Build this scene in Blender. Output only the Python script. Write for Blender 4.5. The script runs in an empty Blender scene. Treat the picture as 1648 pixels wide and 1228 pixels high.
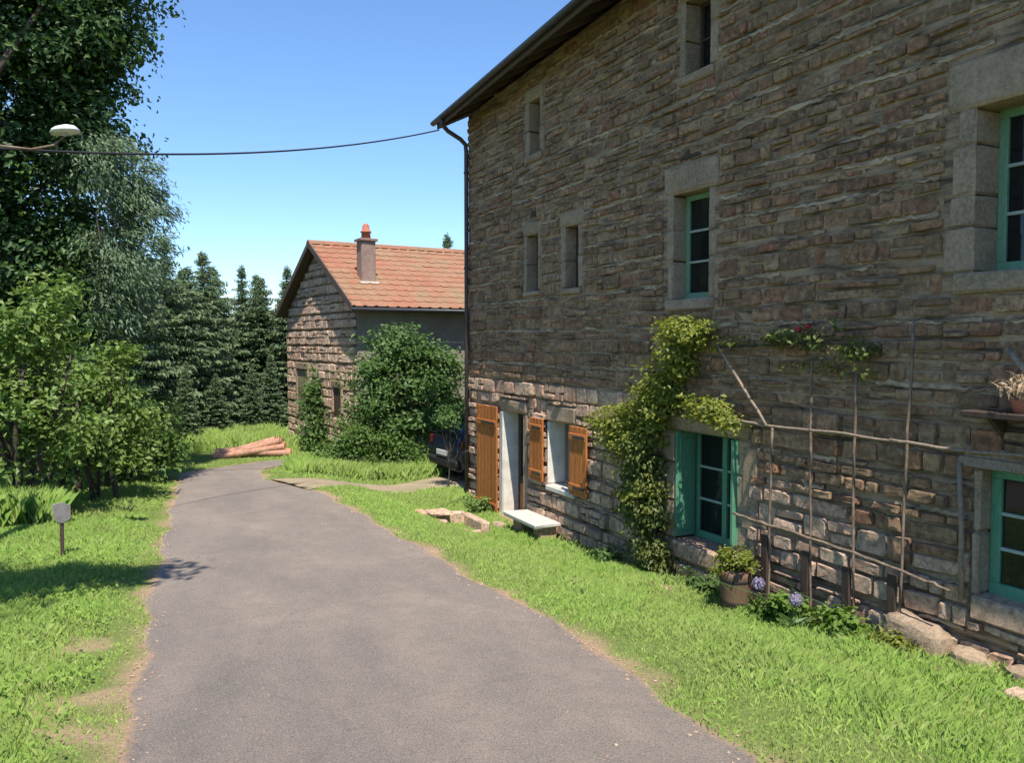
import bpy, math, random
import numpy as np
from mathutils import Matrix, Vector, Euler

SC = bpy.context.scene
COL = SC.collection
R = math.radians
rng = np.random.default_rng(7)
random.seed(7)

# ------------------------------------------------------------------ camera
YAW, PITCH, EYE = R(25.8), math.atan(64 / 1330), 3.0
cam = bpy.data.cameras.new('camera'); co = bpy.data.objects.new('camera', cam); COL.objects.link(co)
cam.sensor_width = 36.0; cam.lens = 1330 / 1648 * 36; cam.clip_start = .05; cam.clip_end = 5000
co.location = (0, 0, EYE); co.rotation_euler = Euler((math.pi / 2 - PITCH, 0, -YAW), 'XYZ')
SC.camera = co

# ------------------------------------------------------------------ sky, sun, exposure
SUN_EL, SUN_AZ = R(62), R(15.3)            # the sun stands behind the camera, a little left of the wall's direction
w = bpy.data.worlds.new('World'); SC.world = w; w.use_nodes = True
nt = w.node_tree; nt.nodes.clear()
sky = nt.nodes.new('ShaderNodeTexSky'); sky.sky_type = 'NISHITA'; sky.sun_disc = False
sky.sun_elevation = SUN_EL; sky.sun_rotation = math.pi + SUN_AZ
sky.altitude = 0; sky.air_density = 1.0; sky.dust_density = 0; sky.ozone_density = 9
bg = nt.nodes.new('ShaderNodeBackground'); bg.inputs[1].default_value = .13
wo = nt.nodes.new('ShaderNodeOutputWorld')
nt.links.new(sky.outputs[0], bg.inputs[0]); nt.links.new(bg.outputs[0], wo.inputs[0])
sd = bpy.data.lights.new('sun', 'SUN'); sd.energy = 4.3; sd.angle = R(.55); sd.color = (1, .94, .84)
so = bpy.data.objects.new('sun', sd); COL.objects.link(so)
dirn = Vector((math.sin(SUN_AZ) * math.cos(SUN_EL), math.cos(SUN_AZ) * math.cos(SUN_EL), -math.sin(SUN_EL)))
so.rotation_euler = dirn.to_track_quat('-Z', 'Y').to_euler(); so.location = (-3, -8, 20)
SC.view_settings.view_transform = 'Standard'; SC.view_settings.look = 'None'
SC.view_settings.exposure = .78; SC.view_settings.gamma = 1; SC.view_settings.use_curve_mapping = False

# ------------------------------------------------------------------ materials
def mat(name, base, rough=.85, var=None, noise=None, bump=None, spec=.3, island=None, trans=None, obj_rand=True, metal=0, fine=None):
    """base colour; island = list of colours picked per piece; noise = (colour, scale, amount); bump = (scale, strength, distance)"""
    m = bpy.data.materials.new(name); m.use_nodes = True; t = m.node_tree; N = t.nodes; L = t.links
    b = N['Principled BSDF']; b.inputs['Roughness'].default_value = rough; b.inputs['Specular IOR Level'].default_value = spec
    b.inputs['Metallic'].default_value = metal
    pos = N.new('ShaderNodeNewGeometry')
    c = N.new('ShaderNodeRGB'); c.outputs[0].default_value = (*base, 1); col = c.outputs[0]
    if island:
        oi = N.new('ShaderNodeObjectInfo'); ad = N.new('ShaderNodeMath'); ad.operation = 'ADD'
        L.new(pos.outputs['Random Per Island'], ad.inputs[0]); L.new(oi.outputs['Random'], ad.inputs[1])
        fr = N.new('ShaderNodeMath'); fr.operation = 'FRACT'; L.new(ad.outputs[0], fr.inputs[0])
        rp = N.new('ShaderNodeValToRGB'); rp.color_ramp.interpolation = 'LINEAR'
        while len(rp.color_ramp.elements) < len(island): rp.color_ramp.elements.new(.5)
        for i, cc in enumerate(island):
            rp.color_ramp.elements[i].position = i / (len(island) - 1); rp.color_ramp.elements[i].color = (*cc, 1)
        L.new(fr.outputs[0], rp.inputs[0]); col = rp.outputs[0]
    for nz in ([noise] if noise and not isinstance(noise, list) else (noise or [])):
        nc, sc, am = nz[:3]
        n = N.new('ShaderNodeTexNoise'); n.inputs['Scale'].default_value = sc; n.inputs['Detail'].default_value = 6; n.inputs['Roughness'].default_value = .65
        if len(nz) > 3:
            mp = N.new('ShaderNodeMapping'); mp.inputs['Scale'].default_value = nz[3]
            L.new(pos.outputs['Position'], mp.inputs[0]); L.new(mp.outputs[0], n.inputs['Vector'])
        else:
            L.new(pos.outputs['Position'], n.inputs['Vector'])
        rr = N.new('ShaderNodeMapRange'); rr.inputs[1].default_value = .42; rr.inputs[2].default_value = .66; rr.inputs[4].default_value = am
        L.new(n.outputs[0], rr.inputs[0])
        mx = N.new('ShaderNodeMix'); mx.data_type = 'RGBA'; L.new(rr.outputs[0], mx.inputs[0]); L.new(col, mx.inputs[6]); mx.inputs[7].default_value = (*nc, 1)
        col = mx.outputs[2]
    L.new(col, b.inputs['Base Color'])
    if bump:
        n = N.new('ShaderNodeTexNoise'); n.inputs['Scale'].default_value = bump[0]; n.inputs['Detail'].default_value = 8; n.inputs['Roughness'].default_value = .7
        L.new(pos.outputs['Position'], n.inputs['Vector'])
        bp = N.new('ShaderNodeBump'); bp.inputs['Strength'].default_value = bump[1]; bp.inputs['Distance'].default_value = bump[2]
        L.new(n.outputs[0], bp.inputs['Height']); L.new(bp.outputs[0], b.inputs['Normal'])
    if trans:
        tr = N.new('ShaderNodeBsdfTranslucent'); ms = N.new('ShaderNodeMixShader'); ms.inputs[0].default_value = trans
        hs = N.new('ShaderNodeHueSaturation'); hs.inputs['Saturation'].default_value = 1.15; hs.inputs['Value'].default_value = 1.5
        L.new(col, hs.inputs['Color']); L.new(hs.outputs[0], tr.inputs[0])
        L.new(b.outputs[0], ms.inputs[1]); L.new(tr.outputs[0], ms.inputs[2]); L.new(ms.outputs[0], N['Material Output'].inputs[0])
    return m

M = {}
M['stone'] = mat('field stone', (.259, .146, .083), .95, island=[(.259, .135, .080), (.465, .302, .180), (.195, .103, .062), (.387, .161, .091), (.542, .351, .201), (.298, .184, .119), (.167, .092, .060), (.426, .263, .147), (.363, .141, .080), (.336, .219, .139), (.607, .389, .223), (.233, .141, .091), (.414, .195, .104)],
                 noise=[((.373, .182, .120), .45, .3), ((.672, .447, .257), 13, .5), ((.065, .039, .025), 17, .8), ((.349, .244, .126), 1.1, .35), ((.117, .068, .042), 5, .6, (1, .45, 2.4))], bump=(52, .9, .02))
M['stone_pale'] = mat('pale rubble stone', (.349, .245, .170), .95, island=[(.629, .421, .288), (.419, .265, .182), (.722, .500, .348), (.489, .270, .178), (.640, .465, .335), (.349, .235, .170), (.559, .353, .237)],
                      noise=[((.792, .578, .407), 10, .5), ((.128, .083, .059), 17, .7)], bump=(52, .9, .02))
M['stone_gable'] = mat('beige gable stone', (.426, .306, .218), .95, island=[(.767, .526, .369), (.511, .331, .233), (.881, .625, .445), (.597, .338, .228), (.781, .581, .429), (.426, .294, .218), (.682, .441, .303)],
                      noise=[((.900, .722, .521), 10, .5), ((.156, .104, .076), 17, .7)], bump=(52, .9, .02))
M['mortar'] = mat('lime mortar', (.448, .321, .201), .97, noise=[((.251, .176, .113), 2.2, .7), ((.531, .389, .253), 14, .5), ((.057, .039, .027), 6, .95, (1, .3, 2.6))], bump=(30, 1, .03))
M['pointing'] = mat('pale lime pointing', (.636, .464, .304), .97, noise=[((.354, .256, .168), 2.2, .7), ((.702, .561, .378), 14, .5), ((.081, .056, .040), 6, .95, (1, .3, 2.6))], bump=(36, 1, .03))
M['dressed'] = mat('dressed granite', (.351, .259, .171), .9, island=[(.332, .242, .166), (.390, .281, .190), (.286, .215, .142)], noise=[((.169, .127, .081), 3, .8), ((.221, .160, .100), 11, .7), ((.546, .407, .285), 33, .5)], bump=(45, .7, .018))
M['limewash'] = mat('limewashed reveal', (.74, .69, .6), .9, noise=[((.5, .44, .36), 5, .6)], bump=(40, .4, .01))
M['slab'] = mat('pale stone slab', (.55, .52, .46), .85, noise=[((.42, .40, .33), 8, .6)], bump=(40, .5, .01))
M['orange'] = mat('orange stained wood', (.36, .125, .03), .6, island=[(.45, .155, .04), (.52, .19, .05), (.39, .125, .032)], noise=[((.17, .055, .016), 6, .7, (9, 9, 1))], bump=(60, .3, .006))
M['green'] = mat('green paint', (.095, .285, .165), .55, noise=[((.06, .155, .09), 8, .6, (6, 6, 1.5)), ((.2, .27, .18), 22, .4)], bump=(80, .2, .005))
M['bar'] = mat('pale grey paint', (.34, .4, .33), .6, noise=[((.22, .27, .22), 12, .6)])
M['palegreen'] = mat('faded green paint', (.145, .31, .185), .6, noise=[((.1, .18, .11), 9, .6, (6, 6, 1.5)), ((.27, .31, .22), 22, .4)], bump=(80, .2, .005))
M['oldwood'] = mat('weathered wood', (.27, .2, .145), .85, noise=[((.12, .085, .062), 7, .75, (6, 6, 1.2)), ((.42, .34, .26), 30, .4)], bump=(60, .5, .008))
M['pole'] = mat('thin brown poles', (.17, .12, .085), .85, noise=[((.075, .05, .037), 6, .8, (6, 6, 1.5)), ((.34, .26, .19), 9, .6)], bump=(60, .5, .008))
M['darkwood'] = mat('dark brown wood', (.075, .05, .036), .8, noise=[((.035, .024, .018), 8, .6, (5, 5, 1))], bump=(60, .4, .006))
M['eavewood'] = mat('old eave boards', (.12, .085, .062), .85, island=[(.12, .085, .062), (.15, .11, .085), (.09, .065, .05)], noise=[((.05, .038, .03), 8, .6, (5, 1, 5))], bump=(60, .4, .006))
M['zinc'] = mat('dark zinc', (.05, .052, .06), .5, metal=.4, noise=[((.09, .09, .09), 6, .5)], bump=(30, .1, .004))
M['pipe'] = mat('brown painted pipe', (.075, .06, .058), .5, metal=.2, noise=[((.13, .09, .07), 5, .6)])
M['curtain'] = mat('grey window cloth', (.23, .22, .2), .9, noise=[((.1, .095, .09), 5, .6, (1, 14, 1))])
M['tile'] = mat('clay roof tile', (.292, .120, .064), .85, island=[(.310, .138, .078), (.344, .166, .097), (.284, .143, .083), (.327, .179, .106), (.310, .120, .069), (.353, .152, .092)],
                noise=[((.258, .202, .120), .8, .9), ((.361, .129, .074), 1.7, .5), ((.172, .101, .064), 15, .4)], bump=(50, .4, .01))
M['render'] = mat('grey lime render', (.270, .240, .200), .95, noise=[((.176, .156, .125), 2, .7), ((.365, .325, .263), 18, .4)], bump=(25, .6, .02))
M['brick'] = mat('chimney masonry', (.3, .2, .16), .95, noise=[((.17, .13, .115), 6, .7), ((.42, .33, .28), 20, .4)], bump=(40, .6, .02))
M['terracotta'] = mat('terracotta', (.42, .15, .09), .8, noise=[((.26, .1, .06), 8, .5)], bump=(50, .3, .005))
M['pot'] = mat('old wooden tub', (.2, .12, .075), .85, noise=[((.09, .06, .04), 7, .6, (5, 5, 1))], bump=(50, .4, .006))
M['bark'] = mat('bark', (.09, .07, .052), .95, noise=[((.045, .035, .028), 6, .7, (4, 4, 1)), ((.16, .14, .11), 18, .4)], bump=(30, .9, .03))
M['palebark'] = mat('grey bark', (.22, .2, .17), .95, noise=[((.1, .09, .075), 6, .7, (4, 4, 1))], bump=(30, .8, .02))
M['logbark'] = mat('log bark', (.44, .22, .14), .95, noise=[((.24, .12, .08), 5, .7), ((.58, .36, .26), 12, .6)], bump=(30, .8, .02))
M['logend'] = mat('fresh cut wood', (.792, .370, .242), .8, noise=[((.638, .270, .168), 12, .6)], bump=(40, .3, .01))
M['shade_white'] = mat('white enamel', (.8, .8, .78), .35, noise=[((.6, .6, .56), 9, .3)])
M['steel'] = mat('galvanised steel', (.3, .31, .31), .5, metal=.6, noise=[((.2, .2, .2), 9, .5)])
M['cable'] = mat('black cable', (.03, .03, .035), .6)
M['bulb'] = mat('frosted bulb glass', (.5, .5, .48), .2)
M['signgrey'] = mat('weathered grey board', (.22, .2, .19), .8, noise=[((.12, .1, .09), 14, .6)], bump=(60, .3, .004))
M['carpaint'] = mat('dark blue car paint', (.008, .012, .03), .22, spec=.6)
M['tyre'] = mat('tyre rubber', (.02, .02, .02), .9)
M['rim'] = mat('wheel rim', (.3, .3, .31), .35, metal=.8)
M['taillight'] = mat('red lamp lens', (.06, .006, .006), .2, spec=.6)
M['plate'] = mat('number plate', (.6, .6, .58), .5)
M['trim'] = mat('black plastic trim', (.02, .02, .022), .6)
M['petal_red'] = mat('red petals', (.22, .02, .03), .7, trans=.2)
M['petal_mauve'] = mat('mauve petals', (.36, .32, .42), .7, island=[(.36, .32, .42), (.28, .24, .36), (.44, .4, .48)], trans=.2)
M['dry'] = mat('dry stems', (.45, .33, .2), .9, island=[(.45, .33, .2), (.55, .42, .28), (.3, .2, .12)], trans=.2)
def leafmat(name, cols, trans=.3, rough=.5, spec=.35, lift=0):
    m = mat(name, cols[0], rough, island=cols, trans=trans, spec=spec, noise=[(tuple(c * .6 for c in cols[0]), .9, .35)] + ([((.4, .38, .16), .75, .3), ((.36, .33, .15), 4, .22)] if lift > .6 else []))
    if lift:      # thin soft blades scatter light like a lawn: bend the shading normal towards the sky
        t = m.node_tree; g = t.nodes.new('ShaderNodeNewGeometry'); a = t.nodes.new('ShaderNodeVectorMath'); a.operation = 'ADD'; a.inputs[1].default_value = (0, 0, lift / (1.001 - lift))
        b = t.nodes.new('ShaderNodeVectorMath'); b.operation = 'NORMALIZE'; t.links.new(g.outputs['Normal'], a.inputs[0]); t.links.new(a.outputs[0], b.inputs[0]); t.links.new(b.outputs[0], t.nodes['Principled BSDF'].inputs['Normal'])
    return m
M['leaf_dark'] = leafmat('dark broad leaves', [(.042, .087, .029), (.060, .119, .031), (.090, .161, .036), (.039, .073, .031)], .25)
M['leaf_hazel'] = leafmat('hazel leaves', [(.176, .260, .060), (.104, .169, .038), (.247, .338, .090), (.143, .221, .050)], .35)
M['leaf_bright'] = leafmat('bright shrub leaves', [(.13, .22, .045), (.1, .175, .04), (.17, .26, .07)], .35)
M['leaf_mid'] = leafmat('mid green leaves', [(0.111, 0.189, 0.052), (0.078, 0.143, 0.042), (0.156, 0.247, 0.072), (0.117, 0.195, 0.058)], .35)
M['leaf_silver'] = leafmat('grey green willow leaves', [(.160, .225, .127), (.106, .166, .083), (.224, .296, .176), (.085, .142, .058)], .3)
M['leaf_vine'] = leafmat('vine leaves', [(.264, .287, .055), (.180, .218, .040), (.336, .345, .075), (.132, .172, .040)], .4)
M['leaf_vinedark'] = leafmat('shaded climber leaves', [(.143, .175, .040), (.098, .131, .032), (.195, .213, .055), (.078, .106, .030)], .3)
M['leaf_yellow'] = leafmat('yellow green leaves', [(.2, .22, .025), (.15, .18, .03), (.24, .25, .05)], .3)
M['leaf_spring'] = leafmat('light green leaves', [(.16, .25, .04), (.12, .2, .035), (.2, .28, .07)], .35)
M['needle'] = leafmat('spruce needles', [(.175, .237, .125), (.112, .175, .094), (.237, .288, .144), (.150, .219, .131)], .25, .7, .15)
M['grass'] = leafmat('grass blades', [(.329, .525, .095), (.263, .457, .078), (.408, .585, .127), (.289, .487, .086), (.501, .578, .202)], .35, .6, .2, .75)
M['weed'] = leafmat('weed leaves', [(.242, .375, .067), (.194, .312, .061), (.303, .425, .097)], .35, .6, .25, .5)

def glass_mat():
    m = bpy.data.materials.new('window glass'); m.use_nodes = True; b = m.node_tree.nodes['Principled BSDF']
    b.inputs['Base Color'].default_value = (.012, .013, .013, 1); b.inputs['Roughness'].default_value = .06; b.inputs['Specular IOR Level'].default_value = .45
    return m
M['glass'] = glass_mat()

def road_mat():
    m = mat('old asphalt', (.226, .186, .155), .92, noise=[((.124, .108, .098), .5, .9, (1.6, .5, 1)), ((.350, .265, .209), 1.1, .85, (1.3, .55, 1)), ((.175, .151, .128), 5, .65), ((.113, .097, .087), 90, .75), ((.475, .400, .337), 120, .6)], bump=(90, .9, .02))
    t = m.node_tree; N = t.nodes; L = t.links; b = N['Principled BSDF']; src = b.inputs['Base Color'].links[0].from_socket
    at = N.new('ShaderNodeAttribute'); at.attribute_name = 'edge'; g = N.new('ShaderNodeNewGeometry')
    n = N.new('ShaderNodeTexNoise'); n.inputs['Scale'].default_value = 11; n.inputs['Detail'].default_value = 8; n.inputs['Roughness'].default_value = .75; L.new(g.outputs['Position'], n.inputs['Vector'])
    a = N.new('ShaderNodeMath'); a.operation = 'ADD'; L.new(at.outputs['Fac'], a.inputs[0]); L.new(n.outputs[0], a.inputs[1])
    r = N.new('ShaderNodeMapRange'); r.inputs[1].default_value = .95; r.inputs[2].default_value = 1.2; L.new(a.outputs[0], r.inputs[0])
    x = N.new('ShaderNodeMix'); x.data_type = 'RGBA'; L.new(r.outputs[0], x.inputs[0]); L.new(src, x.inputs[6]); x.inputs[7].default_value = (.40, .27, .175, 1); L.new(x.outputs[2], b.inputs['Base Color'])
    src = b.inputs['Base Color'].links[0].from_socket       # hair cracks
    v = N.new('ShaderNodeTexVoronoi'); v.feature = 'DISTANCE_TO_EDGE'; v.inputs['Scale'].default_value = .6
    w_ = N.new('ShaderNodeTexNoise'); w_.inputs['Scale'].default_value = 3; w_.inputs['Detail'].default_value = 6; L.new(g.outputs['Position'], w_.inputs['Vector'])
    va = N.new('ShaderNodeVectorMath'); va.operation = 'MULTIPLY_ADD'; va.inputs[1].default_value = (.5, .5, .5); L.new(w_.outputs['Color'], va.inputs[0]); L.new(g.outputs['Position'], va.inputs[2]); L.new(va.outputs[0], v.inputs['Vector'])
    cr = N.new('ShaderNodeMapRange'); cr.inputs[1].default_value = .004; cr.inputs[2].default_value = .014; cr.inputs[3].default_value = .13; cr.inputs[4].default_value = 0; L.new(v.outputs['Distance'], cr.inputs[0])
    x2 = N.new('ShaderNodeMix'); x2.data_type = 'RGBA'; L.new(cr.outputs[0], x2.inputs[0]); L.new(src, x2.inputs[6]); x2.inputs[7].default_value = (.09, .08, .07, 1); L.new(x2.outputs[2], b.inputs['Base Color'])
    return m
M['asphalt'] = road_mat()
M['dirt'] = mat('dry dirt track', (.36, .27, .18), .95, noise=[((.24, .18, .12), 3, .7), ((.46, .37, .27), 40, .5), ((.14, .16, .05), 1.7, .5)], bump=(60, .7, .02))

def ground_mat():
    m = bpy.data.materials.new('meadow ground'); m.use_nodes = True; t = m.node_tree; N = t.nodes; L = t.links; b = N['Principled BSDF']; b.inputs['Roughness'].default_value = 1; b.inputs['Specular IOR Level'].default_value = .1
    g = N.new('ShaderNodeNewGeometry')
    def noise(s, d=6):
        n = N.new('ShaderNodeTexNoise'); n.inputs['Scale'].default_value = s; n.inputs['Detail'].default_value = d; n.inputs['Roughness'].default_value = .65; L.new(g.outputs['Position'], n.inputs['Vector']); return n.outputs[0]
    def mix(f, a, bb):
        x = N.new('ShaderNodeMix'); x.data_type = 'RGBA'; L.new(f, x.inputs[0])
        for s, v in ((6, a), (7, bb)):
            if isinstance(v, tuple): x.inputs[s].default_value = (*v, 1)
            else: L.new(v, x.inputs[s])
        return x.outputs[2]
    def rng_(f, a, bb):
        r = N.new('ShaderNodeMapRange'); r.inputs[1].default_value = a; r.inputs[2].default_value = bb; L.new(f, r.inputs[0]); return r.outputs[0]
    green = mix(rng_(noise(1.4), .35, .7), (.13, .18, .042), (.19, .23, .07))
    green = mix(rng_(noise(35), .45, .75), green, (.06, .085, .025))
    soil = mix(rng_(noise(5), .35, .7), (.46, .31, .2), (.36, .25, .165))
    soil = mix(rng_(noise(60), .45, .7), soil, (.2, .13, .085))
    soil = mix(rng_(noise(110), .55, .7), soil, (.48, .37, .27))
    at = N.new('ShaderNodeAttribute'); at.attribute_name = 'bare'
    L.new(mix(at.outputs['Fac'], green, soil), b.inputs['Base Color'])
    bp = N.new('ShaderNodeBump'); bp.inputs['Strength'].default_value = .7; bp.inputs['Distance'].default_value = .03; L.new(noise(45, 8), bp.inputs['Height']); L.new(bp.outputs[0], b.inputs['Normal'])
    return m
M['ground'] = ground_mat()

# ------------------------------------------------------------------ mesh helpers
def np_mesh(name, V, F, smooth=False):
    V = np.asarray(V, np.float32); F = np.asarray(F, np.int32); k = F.shape[1]
    me = bpy.data.meshes.new(name)
    me.vertices.add(len(V)); me.vertices.foreach_set('co', V.ravel())
    me.loops.add(F.size); me.loops.foreach_set('vertex_index', F.ravel())
    me.polygons.add(len(F)); me.polygons.foreach_set('loop_start', np.arange(0, F.size, k, dtype=np.int32))
    me.polygons.foreach_set('use_smooth', np.full(len(F), smooth))
    me.update(calc_edges=True)
    return me

def par(o, p):
    if p is not None:
        o.parent = p
        if p.type == 'EMPTY':
            o.matrix_parent_inverse = Matrix.LocRotScale(p.location, p.rotation_euler, p.scale).inverted()
    return o

def obj(name, me, m=None, parent=None, local=False):
    if m is not None and len(me.materials) == 0: me.materials.append(m)
    o = bpy.data.objects.new(name, me); COL.objects.link(o)
    if parent is not None:
        if local: o.parent = parent
        else: par(o, parent)
    return o

def empty(name, loc, label, cat, group=None, rz=0):
    o = bpy.data.objects.new(name, None); COL.objects.link(o); o.location = loc; o.rotation_euler = (0, 0, rz); o.empty_display_size = .2
    return tag(o, label, cat, group)

def tag(o, label=None, cat=None, group=None, kind=None):
    if label: o['label'] = label
    if cat: o['category'] = cat
    if group: o['group'] = group
    if kind: o['kind'] = kind
    return o

class MB:
    def __init__(s): s.v = []; s.f = []
    def add(s, V, F):
        n = len(s.v); s.v += [tuple(map(float, p)) for p in V]; s.f += [tuple(int(i) + n for i in f) for f in F]; return s
    def box(s, x0, x1, y0, y1, z0, z1, b=0.0, j=0.0):
        """box with chamfered long edges (b) and jitter (j)"""
        if b <= 0:
            V = [(x, y, z) for x in (x0, x1) for y in (y0, y1) for z in (z0, z1)]
            F = [(0, 1, 3, 2), (4, 6, 7, 5), (0, 4, 5, 1), (2, 3, 7, 6), (0, 2, 6, 4), (1, 5, 7, 3)]
        else:
            V = []; b = min(b, abs(x1 - x0) * .45, abs(y1 - y0) * .45, abs(z1 - z0) * .45)
            idx = {}
            for ix, X, sx in ((0, x0, 1), (1, x1, -1)):
                for iy, Y, sy in ((0, y0, 1), (1, y1, -1)):
                    for iz, Z, sz in ((0, z0, 1), (1, z1, -1)):
                        for ax in range(3):
                            p = [X + sx * b, Y + sy * b, Z + sz * b]; p[ax] = (X, Y, Z)[ax]
                            idx[(ix, iy, iz, ax)] = len(V); V.append(tuple(p))
            F = []
            for ix in (0, 1): q = [idx[(ix, a, c, 0)] for a, c in ((0, 0), (0, 1), (1, 1), (1, 0))]; F.append(q if ix == 0 else q[::-1])
            for iy in (0, 1): q = [idx[(a, iy, c, 1)] for a, c in ((0, 0), (1, 0), (1, 1), (0, 1))]; F.append(q if iy == 0 else q[::-1])
            for iz in (0, 1): q = [idx[(a, c, iz, 2)] for a, c in ((0, 0), (0, 1), (1, 1), (1, 0))]; F.append(q if iz == 0 else q[::-1])
            for a in (0, 1):
                for c in (0, 1):
                    F.append([idx[(0, a, c, 1)], idx[(0, a, c, 2)], idx[(1, a, c, 2)], idx[(1, a, c, 1)]])
                    F.append([idx[(a, 0, c, 0)], idx[(a, 0, c, 2)], idx[(a, 1, c, 2)], idx[(a, 1, c, 0)]])
                    F.append([idx[(a, c, 0, 0)], idx[(a, c, 0, 1)], idx[(a, c, 1, 1)], idx[(a, c, 1, 0)]])
                    for d in (0, 1): F.append([idx[(a, c, d, k)] for k in range(3)])
        if j: V = [tuple(q + random.uniform(-j, j) for q in p) for p in V]
        return s.add(V, F)
    def prism(s, poly, axis, a0, a1):
        """extrude a closed 2D outline along axis 0/1/2"""
        n = len(poly); V = []
        for a in (a0, a1):
            for p in poly:
                q = list(p); q.insert(axis, a); V.append(tuple(q))
        F = [tuple(range(n))[::-1], tuple(range(n, 2 * n))] + [(i, (i + 1) % n, n + (i + 1) % n, n + i) for i in range(n)]
        return s.add(V, F)
    def tube(s, pts, rad, seg=7, cap=True):
        V, F = tube(pts, rad, seg); s.add(V, F)
        if cap:
            n = len(s.v) - len(V); s.f.append(tuple(range(n + seg - 1, n - 1, -1))); e = len(s.v) - seg; s.f.append(tuple(range(e, e + seg)))
        return s
    def mesh(s, name, smooth=False, fix=True):
        me = bpy.data.meshes.new(name); me.from_pydata(s.v, [], s.f)
        if fix:
            import bmesh
            bm = bmesh.new(); bm.from_mesh(me); bmesh.ops.recalc_face_normals(bm, faces=bm.faces); bm.to_mesh(me); bm.free()
        if smooth: me.polygons.foreach_set('use_smooth', [True] * len(me.polygons))
        me.update(); return me
    def build(s, name, m, parent=None, smooth=False): return obj(name, s.mesh(name, smooth), m, parent)

def tube(pts, rad, seg=7):
    P = np.asarray(pts, float); n = len(P); rad = np.broadcast_to(np.asarray(rad, float), (n,))
    T = np.gradient(P, axis=0); T /= np.linalg.norm(T, axis=1)[:, None] + 1e-9
    V = []
    u = np.cross(T[0], (0, 0, 1)); u = u if np.linalg.norm(u) > .05 else np.array((1., 0, 0)); u /= np.linalg.norm(u)
    a = np.arange(seg) * 2 * math.pi / seg
    for i in range(n):
        u = u - T[i] * (u @ T[i]); u /= np.linalg.norm(u) + 1e-9; v = np.cross(T[i], u)
        V.append(P[i] + rad[i] * (np.cos(a)[:, None] * u + np.sin(a)[:, None] * v))
    V = np.concatenate(V); F = []
    for i in range(n - 1):
        for k in range(seg):
            F.append((i * seg + k, i * seg + (k + 1) % seg, (i + 1) * seg + (k + 1) % seg, (i + 1) * seg + k))
    return V, F

def unit(v): return v / (np.linalg.norm(v, axis=-1, keepdims=True) + 1e-9)

def leaf_quads(C, N, S, aspect=.6, fold=.15, Ax=None):
    """one folded rhombic leaf (two triangles) for each centre; N normal, S length"""
    C = np.asarray(C); n = len(C); N = unit(N)
    A = rng.normal(size=(n, 3)) if Ax is None else Ax + rng.normal(scale=.25, size=(n, 3))
    A = unit(A - N * np.sum(A * N, 1, keepdims=True)); B = np.cross(N, A); S = np.asarray(S)[:, None]
    V = np.stack([C - A * S * .5, C + B * S * aspect * .5 + N * S * fold - A * S * .06, C + A * S * .5, C - B * S * aspect * .5 + N * S * fold - A * S * .06], 1).reshape(-1, 3)
    F = np.arange(4 * n).reshape(n, 4)
    return V, F

# ------------------------------------------------------------------ terrain
def sstep(t): t = np.clip(t, 0, 1); return t * t * (3 - 2 * t)
def plane(Y): return np.where(Y < 24, 1.3 - .058 * Y, 1.3 - .058 * 24 - .012 * np.clip(Y - 24, 0, 60))
BY = [-10, 4, 6, 8, 10, 12, 14.7, 17, 20, 24, 40, 100]; BZ = [.75, .45, .28, .10, -.03, -.12, 0, .02, .13, -.09, -.3, -1]
def Hn(X, Y):
    X = np.asarray(X, float); Y = np.asarray(Y, float)
    t = sstep((X - 3.15) / (5.5 - 3.15))
    z = plane(Y) * (1 - t) + np.interp(Y, BY, BZ) * t
    return z + .03 * np.sin(X * 1.3 + .5) * np.sin(Y * .9) * sstep((np.abs(X - 1.5) - 1.6) / 1.5)
def H(x, y): return float(Hn(x, y))
LY = [-60, -8, 4.1, 5.9, 7.5, 10.3, 13, 15.9, 17.6, 18.4]; LX = [-3.6, -.62, .02, .12, .24, .48, .72, .99, 1.15, 1.3]
RY = [-60, -8, 2.75, 3.9, 5.4, 6.9, 9.1, 11.7, 13.35, 15.0, 16.2, 18.4]; RX = [-.6, 2.1, 2.51, 2.70, 2.80, 2.84, 2.93, 3.02, 3.06, 2.85, 2.55, 2.9]
def wob(Y, ph): return .03 * np.sin(Y * 2.3 + ph) + .02 * np.sin(Y * 5.7 + 2 * ph) + .006 * np.sin(Y * 13.3 + ph)
def eL(Y): return np.interp(Y, LY, LX) + wob(Y, .4)
def eR(Y): return np.interp(Y, RY, RX) + wob(Y, 2.1)
BEND_L = [(1.30, 18.4), (1.75, 19.1), (2.45, 19.75), (3.3, 20.35), (4.4, 20.9), (5.1, 21.2)]
BEND_R = [(2.9, 18.4), (3.05, 18.6), (3.3, 18.85), (3.75, 19.2), (4.5, 19.6), (5.1, 19.8)]
SP_L = [(2.6, 16.1), (3.3, 15.9), (4.1, 15.85), (4.8, 16.0), (5.6, 16.4), (7.2, 17.6), (9, 18.4)]
SP_R = [(2.9, 13.9), (3.3, 14.3), (4.1, 14.65), (4.8, 14.95), (5.6, 15.2), (7.2, 15.4), (9, 15.5)]
def seg_d(X, Y, pts):
    d = np.full(np.shape(X), 1e9)
    for (a, b), (c, e) in zip(pts[:-1], pts[1:]):
        vx, vy = c - a, e - b; t = np.clip(((X - a) * vx + (Y - b) * vy) / (vx * vx + vy * vy), 0, 1)
        d = np.minimum(d, np.hypot(X - a - t * vx, Y - b - t * vy))
    return d
BEND_C = [((a[0] + b[0]) / 2, (a[1] + b[1]) / 2) for a, b in zip(BEND_L, BEND_R)]
SP_C = [((a[0] + b[0]) / 2, (a[1] + b[1]) / 2) for a, b in zip(SP_L, SP_R)]
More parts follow.
